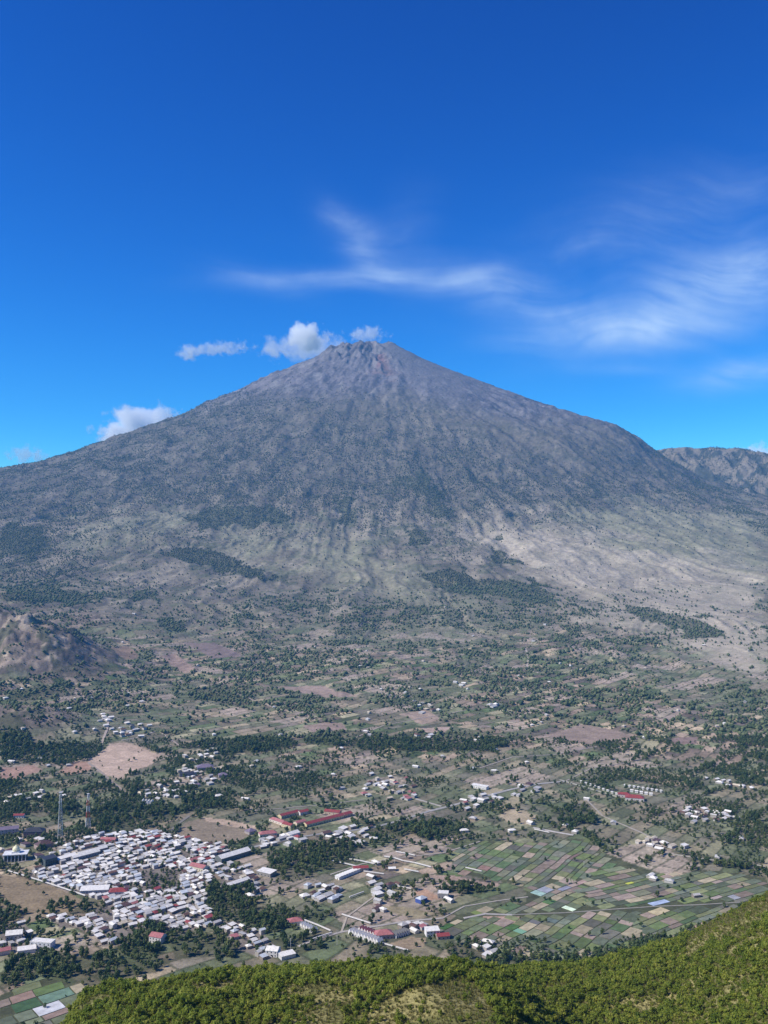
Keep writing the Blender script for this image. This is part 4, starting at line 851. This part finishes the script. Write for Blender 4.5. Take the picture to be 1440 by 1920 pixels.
# clusters of houses; min distance between them
def free(x, y, r): return all(math.hypot(x - h[0], y - h[1]) > (r + h[2]) * .92 for h in HOUSES)
CL = [([(262, 1485), (300, 1472), (345, 1478), (350, 1492), (300, 1502), (268, 1500)], 16, [(WHITE, 5), (CREAM, 3), (GREY, 1)], (9, 13), 'on the white terraces of the resort'),
      ([(315, 1462), (335, 1440), (375, 1432), (420, 1440), (425, 1468), (380, 1476), (330, 1474)], 24, [(WHITE, 4), (CREAM, 4), (PURPLE, 1), (GREY, 1)], (8, 14), 'in the resort beyond the village'),
      ([(152, 1338), (180, 1335), (235, 1355), (285, 1362), (240, 1385), (220, 1380), (195, 1362)], 26, [(WHITE, 5), (GREY, 3), (DARK, 2)], (10, 16), 'in the hamlet below the bare knoll'),
      ([(345, 1420), (390, 1408), (420, 1400), (400, 1420), (360, 1432)], 12, [(WHITE, 5), (CREAM, 2)], (9, 14), 'in the tree belt above the resort'),
      ([(680, 1490), (690, 1455), (720, 1440), (760, 1460), (790, 1490), (770, 1500), (720, 1505)], 30, [(WHITE, 5), (PINK, 3), (CREAM, 3), (GREY, 1)], (8, 14), 'in the hamlet at the middle of the valley'),
      ([(865, 1505), (880, 1492), (930, 1490), (940, 1500), (895, 1520), (870, 1520)], 13, [(WHITE, 4), (RED, 1), (PINK, 1)], (9, 15), 'beside the straight road'),
      ([(1270, 1522), (1285, 1516), (1300, 1518), (1340, 1520), (1372, 1524), (1384, 1536), (1350, 1540), (1300, 1544)], 26, [(WHITE, 4), (GREY, 1), (DARK, .6)], (9, 13), 'in the white compound on the eastern plain'),
      ([(955, 1492), (980, 1470), (1010, 1472), (1015, 1488), (970, 1495)], 7, [(WHITE, 5), (GREY, 1)], (10, 17), 'among trees east of the road'),
      ([(0, 1500), (70, 1485), (130, 1490), (110, 1500), (60, 1502), (20, 1512)], 14, [(WHITE, 5), (CREAM, 1)], (9, 15), 'beyond the lawn behind the masts'),
      ([(0, 1575), (40, 1570), (110, 1570), (140, 1600), (100, 1612), (60, 1606), (0, 1600)], 14, [(WHITE, 4), (CREAM, 2), (BROWN, 1)], (10, 16), 'around the mosque'),
      ([(590, 1565), (680, 1545), (700, 1555), (690, 1580), (660, 1585), (600, 1575)], 16, [(WHITE, 5), (GREY, 2)], (10, 17), 'along the road below the school'),
      ([(480, 1575), (540, 1568), (570, 1578), (550, 1590), (490, 1590)], 14, [(WHITE, 6), (CREAM, 1)], (9, 16), 'in front of the school'),
      ([(560, 1670), (590, 1655), (630, 1660), (650, 1680), (620, 1695), (570, 1690)], 15, [(WHITE, 4), (BLUE, 3)], (9, 15), 'by the small orchard'),
      ([(490, 1640), (460, 1645), (465, 1690), (500, 1690)], 5, [(WHITE, 3), (GREY, 1)], (9, 14), 'in the wood beside the village'),
      ([(680, 1650), (720, 1645), (760, 1665), (730, 1690), (690, 1680), (695, 1665)], 9, [(WHITE, 4), (GREY, 1)], (9, 15), 'by the orange earth plot'),
      ([(692, 1700), (712, 1690), (732, 1705), (708, 1715)], 4, [(WHITE, 1)], (10, 15), 'on the dry grass above the villas'),
      ([(750, 1738), (775, 1730), (800, 1738), (800, 1752), (775, 1752)], 7, [(WHITE, 4), (PINK, 1)], (9, 14), 'at the head of the villa rows'),
      ([(880, 1785), (900, 1770), (930, 1790), (920, 1800)], 4, [(WHITE, 3), (GREY, 2)], (9, 14), 'in the wood below the near hill'),
      ([(1190, 1580), (1220, 1575), (1290, 1590), (1300, 1600), (1230, 1595)], 12, [(WHITE, 4), (CREAM, 3)], (9, 16), 'on the plain below the white compound'),
      ([(1320, 1460), (1350, 1455), (1400, 1480), (1380, 1500), (1330, 1480)], 9, [(WHITE, 4), (CREAM, 1)], (9, 15), 'in the scrub at the east side'),
      ([(780, 1318), (830, 1325), (830, 1340), (790, 1338)], 8, [(WHITE, 3), (CREAM, 2)], (11, 18), 'at the upper fields'),
      ([(780, 1378), (812, 1380), (805, 1392), (785, 1390)], 4, [(WHITE, 3)], (13, 20), 'below the upper tan field'),
      ([(840, 1280), (870, 1278), (880, 1290), (860, 1292)], 3, [(WHITE, 3)], (13, 20), 'high among the terraces'),
      ([(905, 1322), (935, 1322), (930, 1330)], 3, [(WHITE, 3)], (13, 20), 'on the upper terrace lane')]
def scatter_houses(poly, n, pal, size, zone):
    x0 = min(p[0] for p in poly); x1 = max(p[0] for p in poly); y0 = min(p[1] for p in poly); y1 = max(p[1] for p in poly); got = 0
    for _ in range(n * 25):
        if got >= n: break
        qx, qy = hg.uniform(x0, x1), hg.uniform(y0, y1)
        if not bool(inpoly(np.array([qx]), np.array([qy]), poly)[0]): continue
        L = hg.uniform(*size) * .82; W = L * hg.uniform(.55, .8); p = at(qx, qy)
        if not free(p[0], p[1], W * .62): continue
        rc = pick(hg, pal + [(GREY, 2), (BROWN, .8)])
        house(p, round(L * 2) / 2, round(W * 2) / 2, hg.choice((2.6, 3, 3.4, 4.6)), RZ + hg.choice((0, 0, 0, math.pi / 2)) + hg.uniform(-.25, .25), hg.choice(('gable', 'gable', 'hip', 'shed')), rc, hg.choice(WALLC), zone); got += 1
for c in CL: scatter_houses(*c)
for px_, py_ in ((887, 1537), (760, 1300), (480, 1430), (22, 1430), (75, 1425), (1150, 1545), (1078, 1562), (1060, 1550), (1220, 1645), (1305, 1682), (1390, 1575), (1410, 1480), (640, 1480), (1100, 1500), (560, 1440), (640, 1405), (830, 1420), (460, 1500), (410, 1495), (705, 1620), (735, 1632), (842, 1690), (915, 1770), (700, 1575), (995, 1545),
                 (1022, 1172), (690, 1350), (130, 1330), (240, 1325), (1225, 1650), (1255, 1655), (1345, 1610), (870, 1560), (960, 1560)):
    p = at(px_, py_)
    if free(p[0], p[1], 6): building('farmhouse', p, hg.choice((9, 11, 13)), hg.choice((6, 7, 8)), 3.4, hg.uniform(0, 3), hg.choice(('gable', 'hip')), hg.choice((WHITE, WHITE, GREY)), hg.choice(WALLC), zone='alone among the valley fields')
ff = random.Random(5)
for k in range(75):                                                 # lone huts scattered over the upper fields
    px_, py_ = ff.uniform(10, 1430), 1130 + 330 * ff.random() ** .8
    p = at(px_, py_)
    if free(p[0], p[1], 6): building('farmhouse', p, ff.choice((7, 9, 12)), ff.choice((6, 7)), 3.2, ff.uniform(0, 3), ff.choice(('gable', 'hip')), ff.choice((WHITE, WHITE, GREY, CREAM)), ff.choice(WALLC), zone='alone among the %s' % ('upper fields below the volcano' if py_ < 1270 else 'terraced fields beyond the valley villages'))
def village_zone(qx, qy):
    if qy < 1592: return 'at the far edge of the village'
    if qx > 385: return 'at the east end of the village'
    if qy > 1735: return 'at the near edge of the village'
    if qx < 190: return 'on the mosque side of the village'
    if qy > 1690: return 'in the near half of the village'
    return 'amid the village'
POCKET = GROVE[2:6]
def pack(poly, sa, sb, fill):
    xs = [at(*p) for p in poly]; c, s = math.cos(RZ), math.sin(RZ)
    av = [c * p[0] + s * p[1] for p in xs]; bv = [-s * p[0] + c * p[1] for p in xs]; b = min(bv); i = 0
    while b < max(bv):
        w = sb * hg.uniform(.85, 1.2); a = min(av) + hg.uniform(0, sa)
        while a < max(av):
            l = sa * hg.uniform(.75, 1.35); x, y = c * (a + l / 2) - s * (b + w / 2), s * (a + l / 2) + c * (b + w / 2)
            x += 5 * (float(vnoise(np.array([x / 60.]), np.array([y / 60.]), 501)[0]) - .5); z = HZ(x, y); q = proj(np.array([x]), np.array([y]), np.array([z]))
            a += l + hg.choice((.6, .8, 1.0, 2.5))
            if not bool(inpoly(q[0], q[1], poly)[0]) or any(bool(inpoly(q[0], q[1], g_)[0]) for g_ in POCKET) or hg.random() > fill or not free(x, y, min(l, w) * .5) or near_road(x, y, 4): continue
            rc = pick(hg, PAL_V); turn = math.pi / 2 if hg.random() < .14 and l < w * 1.5 else 0; sh = hg.uniform(.78, 1.0)
            house((x, y, z), max(5, round((l - .5) * sh * 2) / 2), max(4.5, round((w - .9) * hg.uniform(.8, 1.0) * 2) / 2), hg.choice((2.4, 2.7, 3.0, 3.4, 5.0)), RZ + turn + hg.gauss(0, .11), hg.choice(('gable', 'gable', 'gable', 'shed', 'shed', 'hip')), rc, hg.choice(WALLC), village_zone(float(q[0][0]), float(q[1][0])))
        b += w + (hg.choice((.8, .8, 2.8)) if i % 3 else 2.6); i += 1
for k, poly in enumerate(VILLAGE): pack(poly, 8.8, 6.9, (.84, .55, .55, .5, .42)[k])
# the 300 that show largest are houses of their own, the others one mass
PENDING.sort(key=lambda h: h[0][1] ** 2 / (h[1] * h[2]))
mv = []; mf = []; mc = []
for k, (p, L, W, Hh, rz, rt, rc, wc, zone) in enumerate(PENDING):
    if k < 298: building('house', p, L, W, Hh, rz, rt, rc, wc, zone=zone); continue
    c_, s_ = math.cos(rz), math.sin(rz)
    for me, col in zip(hm(L, W, Hh, rt), (wc, rc)):
        n_ = len(mv); mv += [(p[0] + v.co.x * c_ - v.co.y * s_, p[1] + v.co.x * s_ + v.co.y * c_, p[2] + v.co.z) for v in me.vertices]; mf += [tuple(i + n_ for i in f.vertices) for f in me.polygons]; mc += [col] * len(me.vertices)
if mv: link('far_houses', mesh_np('far_houses', mv, mf, M_FAR_TREE, np.array(mc)), kind='stuff')
print('all houses', len(PENDING))
# labels: the ones next to a landmark are told apart by it, the rest share a label with those like them
LM = [((40, 1603), 'mosque with the pale dome'), ((113, 1575), 'grey lattice mast'), ((166, 1555), 'red and white mast'), ((437, 1608), 'long shed with shaded side wall'), ((373, 1630), 'pinkish red hall'), ((222, 1676), 'village red roofed hall'),
      ((296, 1765), 'faded red two storey house'), ((80, 1775), 'flat roofed house'), ((512, 1790), 'bright gabled house'), ((607, 1541), 'longest school block'), ((900, 1478), 'long roadside house'), ((790, 1691), 'small blue walled house'),
      ((15, 1635), 'outer end of the boundary wall'), ((160, 1682), 'village end of the boundary wall'), ((385, 1443), 'broad purple roofed house'), ((1190, 1500), 'eastern red roofed hall'), ((500, 1640), 'barn against the tree clump')]
used = set()
for (qx, qy), nm in LM:
    p = at(qx, qy); near = sorted((r for r in RECORDS if r[0].name not in used), key=lambda r: math.hypot(r[1][0] - p[0], r[1][1] - p[1]))[:4]
    for k, r in enumerate(near):
        used.add(r[0].name); r[0]['label'] = '%s %s roofed house, %s to the %s' % (r[3], r[2], ('closest', 'second closest', 'third closest', 'fourth closest')[k], nm); r[0]['group'] = 'houses ' + r[5]
SHAPE = {'gable': 'pitched', 'hip': 'hipped', 'shed': 'sloping', 'flat': 'flat'}
for r in RECORDS:
    if r[0].name not in used: r[0]['label'] = '%s house with %s %s roof %s' % (r[3], r[2], SHAPE[r[4]], r[5]); r[0]['group'] = 'houses ' + r[5]
print('houses', len(RECORDS), 'cells', len(CELLS))

# ------------------------------------------------------------------ mosque and masts
p = at(30, 1612); e = bpy.data.objects.new('mosque', None); COL.objects.link(e); e.location = p; e.rotation_euler = (0, 0, R(10)); e['label'] = 'mosque with pale gold onion dome and a shaded colonnade'; e['category'] = 'mosque'
link('wall', MB().box(-14, 14, -7, 8, -1.2, 9).mesh('wall', M_WALL), e, color=(.13, .14, .16))  # wall colour darkened to hold the shade on its facade
link('roof', MB().box(-16, 16, -9.5, 9.5, 9.02, 10).box(-5, 5, -4, 5, 10.02, 12.2).mesh('roof', M_ROOF), e, color=(.78, .77, .74))
dm = MB(); prof = [(4.2, 12.2), (4.9, 13.4), (4.9, 14.8), (4.0, 16.6), (2.4, 18.2), (.9, 19.4), (.25, 20.6), (.08, 22.4)]; n = 14; vs = [(math.cos(6.2832 * k / n) * r, .5 + math.sin(6.2832 * k / n) * r, z) for r, z in prof for k in range(n)]
dm.add(vs, [(j * n + k, j * n + (k + 1) % n, (j + 1) * n + (k + 1) % n, (j + 1) * n + k) for j in range(len(prof) - 1) for k in range(n)])
link('dome', dm.mesh('dome', M_ROOF), e, color=(.80, .74, .46))
colm = MB().bar((0, 0, -.5), (0, 0, 9), .45, 8).mesh('column', M_WALL)
for k in range(7): link('column', colm, e, (-14 + 28 * k / 6, -8.6, 0), color=(.6, .6, .6))
for k in range(6): link('window', MB().box(-1.3, 1.3, -.06, .06, -2.6, 2.6).mesh('window', M_GLASS) if k == 0 else bpy.data.meshes['window.001'] if 'window.001' in bpy.data.meshes else WIN, e, (-11.6 + 23.3 * k / 5, -7.05, 4.2))
HOUSES.append((p[0], p[1], 17))
def mast(px_, py_, h, label, bands):
    p = at(px_, py_); e = bpy.data.objects.new('lattice_mast', None); COL.objects.link(e); e.location = p; e.rotation_euler = (0, 0, R(20)); e['label'] = label; e['category'] = 'mast'; e['group'] = 'telephone masts behind the village'
    def half(z): return 3.6 + (1.0 - 3.6) * z / h
    ns = len(bands); 
    for q, col in enumerate(bands):
        z0, z1 = h * q / ns, h * (q + 1) / ns; legs = MB(); br = MB()
        for sx, sy in ((-1, -1), (1, -1), (1, 1), (-1, 1)): legs.bar((sx * half(z0), sy * half(z0), z0 - (1 if q == 0 else 0)), (sx * half(z1), sy * half(z1), z1), .24, 5)
        sec = link('mast_section', legs.mesh('mast_section', M_STEEL), e, color=col)
        m = 3
        for k in range(m):
            a, b_ = z0 + (z1 - z0) * k / m, z0 + (z1 - z0) * (k + 1) / m; ha, hb = half(a), half(b_)
            c0 = [(-ha, -ha, a), (ha, -ha, a), (ha, ha, a), (-ha, ha, a)]; c1 = [(-hb, -hb, b_), (hb, -hb, b_), (hb, hb, b_), (-hb, hb, b_)]
            for i in range(4): br.bar(c0[i], c1[(i + 1) % 4], .09, 3); br.bar(c0[(i + 1) % 4], c1[i], .09, 3); br.bar(c1[i], c1[(i + 1) % 4], .09, 3)
        link('bracing', br.mesh('bracing', M_STEEL), sec, color=col)
    for k, (a, z) in enumerate(((0, .93), (2.1, .93), (4.2, .93), (1, .82), (3.6, .8), (5.2, .86))):
        w = half(h * z) + .8; an = MB(); an.box(-.35, .35, -.25, .25, -1.5, 1.5); an.bar((0, 0, 0), (-.9, 0, 0), .08); link('antenna', an.mesh('antenna', M_STEEL), e, (math.cos(a) * w, math.sin(a) * w, h * z), a, color=(.75, .75, .75))
    link('platform', MB().box(-1.7, 1.7, -1.7, 1.7, h, h + .25).bar((0, 0, h + .25), (0, 0, h + 5), .12).mesh('platform', M_STEEL), e, color=bands[-1])
    HOUSES.append((p[0], p[1], 5))
mast(113, 1574, 68, 'tall grey lattice mast rising behind the mosque', [(.62, .62, .60)] * 6)
mast(165, 1556, 54, 'red and white banded lattice mast against the trees', [(.75, .73, .72), (.75, .73, .72), (.55, .08, .06), (.75, .73, .72), (.55, .08, .06), (.75, .73, .72)])
for px_, py_, h in ((545, 1780, 12), (632, 1772, 16), (775, 1690, 13), (707, 1745, 12), (740, 1620, 12), (1095, 1628, 10)):
    p = at(px_, py_); e = link('utility_pole', MB().bar((0, 0, -.5), (0, 0, h), .22, 6).mesh('pole', M_STEEL), None, p, label='thin pale utility pole ' + ('by the near villas' if py_ > 1735 else 'beside the fields of the valley'), cat='pole', group='utility poles ' + ('by the near villas' if py_ > 1735 else 'beside the fields'), color=(.6, .58, .55))
    link('crossarm', MB().box(-1.1, 1.1, -.09, .09, h - 1.1, h - .9).mesh('crossarm', M_STEEL), e, color=(.4, .36, .3))

for o in COL.objects:
    if o.get('label') and len(o['label'].replace('-', ' ').split()) > 16: print('LONG', o.name, o['label'])
LANES = [[(40, 1638), (110, 1662), (160, 1682), (200, 1690)], ]
X, Y = jitter_grid(-950, 950, 870, 2050, 6.0); Z = H(X, Y)
dens = valley_density(X, Y, Z); px, py = proj(X, Y, Z)
HOUSE_XY = np.array([(h[0], h[1]) for h in HOUSES]); HOUSE_R = np.array([h[2] for h in HOUSES])
keep = (rng.random(X.size) < dens) & (hill_land(X, Y) < base_land(X, Y) + 1)
X, Y, Z = X[keep], Y[keep], Z[keep]
ok = np.ones(X.size, bool)
qx, qy = proj(X, Y, Z); INV = np.zeros(X.size, bool)
for p in VILLAGE: INV |= inpoly(qx, qy, p)
ING = np.zeros(X.size, bool)
for p in GROVE: ING |= inpoly(qx, qy, p)
for a in range(0, X.size, 2000):
    d = np.hypot(X[a:a + 2000, None] - HOUSE_XY[None, :, 0], Y[a:a + 2000, None] - HOUSE_XY[None, :, 1]) - HOUSE_R[None]
    ok[a:a + 2000] = d.min(1) > np.where(INV[a:a + 2000], .3, 2.2)
for line, w in ROADS:
    for (x0, y0, _), (x1, y1, _) in zip(line[:-1], line[1:]):
        vx, vy = x1 - x0, y1 - y0; t = np.clip(((X - x0) * vx + (Y - y0) * vy) / (vx * vx + vy * vy + 1e-6), 0, 1)
        ok &= np.hypot(X - x0 - t * vx, Y - y0 - t * vy) > w / 2 + 2.5
X, Y, Z, ING = X[ok], Y[ok], Z[ok], ING[ok]
big = fbm(X / 50, Y / 50, 131, 2)
s = rng.uniform(1.6, 4.2, X.size) * (.6 + .8 * big); px, py = proj(X, Y, Z); inv = np.zeros(X.size, bool)
for p in VILLAGE + FIELDS: inv |= inpoly(px, py, p)
s = np.where(inv, s * .68, np.where(ING, s * 1.15, s * .9))
S3 = np.stack([s, s, s * rng.uniform(.85, 1.35, X.size)], 1); rot = rng.uniform(0, 6.28, X.size); idx = rng.integers(0, 6, X.size); P = np.stack([X, Y, Z - .2], 1)
shown = (px > 5) & (px < 1435) & (py < 1915) & ~((px > 130) & (py > np.interp(px, SIL[:, 0], SIL[:, 1]) - 6))
order = np.argsort(np.where(shown, Y / s, 1e9)); first = order[:290]; rest = order[290:]
def where_is(qx, qy):
    if qy > 1790 and qx < 420: return ('beside the small fields at the bottom corner' if qx < 110 else 'on the slope meeting the near hill') if qy > 1825 else ('in the tree row above the small fields' if qx < 200 else 'in the belt between village and near hill')
    if qx < 420 and qy > 1690: return ('by the flat roofed house below the village' if qx < 120 else 'in the grove below the near edge of the village' if qy > 1740 else 'among the nearest village houses')
    if qx < 520 and qy > 1600: return 'in the wood at the east end of the village' if qx > 380 else 'in the pocket of trees inside the village' if qx > 250 else 'by the brown field at the village wall'
    if qx < 520: return 'behind the village near the masts' if qx < 300 else 'beyond the long white shed'
    if qx > 830 and qy > 1740: return 'in the wood at the foot of the steep flank' if qx > 1050 else 'in the scrub below the rounded hill'
    if qx > 900: return 'along the edge of the vegetable fields' if qy < 1640 else 'standing alone among vegetable fields'
    if qy > 1690: return 'by the villa rows' if qx > 640 else 'in the tree clump west of the villa rows'
    return 'in the tree belt below the red roofed school' if qx < 690 else 'around the walled plots'
lmk = sorted((LM + [((113, 1575), 'grey mast'), ((660, 1640), 'white stalls'), ((720, 1757), 'red roof of the villa court'), ((560, 1735), 'pink roof at the villa row'), ((810, 1753), 'tall white villa'), ((831, 1682), 'square white house'), ((80, 1884), 'pale bare field'), ((150, 1850), 'end of the near hill')]), key=lambda v: -v[0][1])
lab = {}
for (qx, qy), nm in lmk:
    g0 = at(qx, qy); c = sorted((i for i in first if i not in lab), key=lambda i: math.hypot(X[i] - g0[0], Y[i] - g0[1]))[:3]
    for k, i in enumerate(c):
        if math.hypot(X[i] - g0[0], Y[i] - g0[1]) < 90: lab[i] = '%s green tree, %s to the %s' % ('dark' if s[i] < 3 else 'big dark', ('closest', 'second closest', 'third closest')[k], nm)
for i in first:
    w = where_is(px[i], py[i]); size = 'big' if s[i] > 3.6 else 'small' if s[i] < 2.3 else 'middling'; form = 'tall narrow' if S3[i, 2] > 1.2 * s[i] else 'broad round' if S3[i, 2] < .98 * s[i] else 'round'
    tree_thing('tree', lab.get(i) or '%s %s dark green tree %s' % (size, form, w), 'tree', 'trees ' + w, P[i], S3[i], rot[i], TREE_CROWN[idx[i]], TREE_TRUNK)
scatter('valley_trees', P[rest], S3[rest], rot[rest], idx[rest], TREE_KINDS)

# --- trees too far off to tell apart: small faceted crowns in one sheet
def far_trees(name, X, Y, Z, rad, hgt, n, cols):
    m = X.size; k = 2 + n; a = rng.uniform(0, 6.28, m)[:, None] + np.arange(n)[None] * 2 * math.pi / n
    rr = rad[:, None] * rng.uniform(.7, 1.2, (m, n)); V = np.empty((m, k, 3))
    V[:, 0] = np.stack([X, Y, Z - 1], 1); V[:, 1] = np.stack([X + rad * rng.uniform(-.2, .2, m), Y, Z + hgt], 1)
    V[:, 2:, 0] = X[:, None] + np.cos(a) * rr; V[:, 2:, 1] = Y[:, None] + np.sin(a) * rr; V[:, 2:, 2] = Z[:, None] + hgt[:, None] * rng.uniform(.35, .6, (m, n))
    q = np.arange(n); tri = np.concatenate([np.stack([np.full(n, 1), 2 + q, 2 + (q + 1) % n], 1), np.stack([np.full(n, 0), 2 + (q + 1) % n, 2 + q], 1)])
    fa = (tri[None] + (np.arange(m) * k)[:, None, None]).reshape(-1, 3)
    C = np.repeat(cols, k, 0)
    return link(name, mesh_np(name, V.reshape(-1, 3), fa, M_FAR_TREE, C, False), kind='stuff')
def leaf_cols(m, g):
    t = rng.random(m)[:, None]; return np.array([(.05, .074, .034)]) * (1 - t) + np.array([(.135, .155, .072)]) * t + g[:, None] * np.array([(.035, .028, .01)])
X, Y = jitter_grid(-1950, 1950, 2050, 4300, 7.6); Z = H(X, Y); d = valley_density(X, Y, Z) * np.where(Y > 3000, .9, 1); k = rng.random(X.size) < d * .8
X, Y, Z = X[k], Y[k], Z[k]; r = 1.5 + 5.0 * rng.random(X.size) ** 3; far_trees('distant_valley_trees', X, Y, Z, r, r * rng.uniform(1.2, 2.0, X.size), 5, leaf_cols(X.size, (rng.random(X.size) < .2) * rng.random(X.size)))
X, Y = jitter_grid(-3900, 3900, 4300, 8700, 9.5); Z = H(X, Y)
dx = X - SX; dy = Y - SY; r_ = np.hypot(dx, dy); th = np.arctan2(dx, -dy)
n1 = fbm(X / 500, Y / 500, 141, 3); n2 = fbm(X / 110, Y / 110, 142, 3); st = .45 * fbm(th * 30, r_ / 500, 143, 3, .6) + .55 * fbm(X / 140, Y / 220, 144, 3, .6)
line = np.interp(X, [-4000, -1500, -400, 300, 900, 1800, 2500, 4000], [1900, 1700, 1560, 1330, 1020, 930, 1050, 1100]) + 260 * (n2 - .5) + 320 * (st - .5)
d = sstep(line + 160, line - 420, Z) * (.12 + .62 * sstep(.38, .60, n2 * .5 + st * .5))
d = d * np.where(X < -600, 1.15, 1.0)
px, py, any_ = masks(X, Y, Z)
lowcut = sstep(330, 620, Z + 260 * (n1 - .5)); d = d * np.where(X < -1400, np.maximum(lowcut, .75), (.10 + .9 * lowcut))
d = d * (1 - .92 * soft_region(X, Y, Z, GRASS)) + .008; d = d * (1 - .9 * soft_region(X, Y, Z, DRY)) + .006; d = np.where(any_(FOREST, 1), .92, d)
d = np.where((X > 2150) & (Z > 350), .7 * sstep(.42, .56, n2) + .06, d)
k = (rng.random(X.size) < d) & (Y < SY + 350)
X, Y, Z = X[k], Y[k], Z[k]; r = 2.2 + 3.4 * rng.random(X.size) ** 1.6; far_trees('mountain_forest', X, Y, Z, r, r * rng.uniform(1.3, 2.1, X.size), 3, leaf_cols(X.size, (rng.random(X.size) < .25) * rng.random(X.size)) * (.9, .82, .85))
print('far trees', X.size)
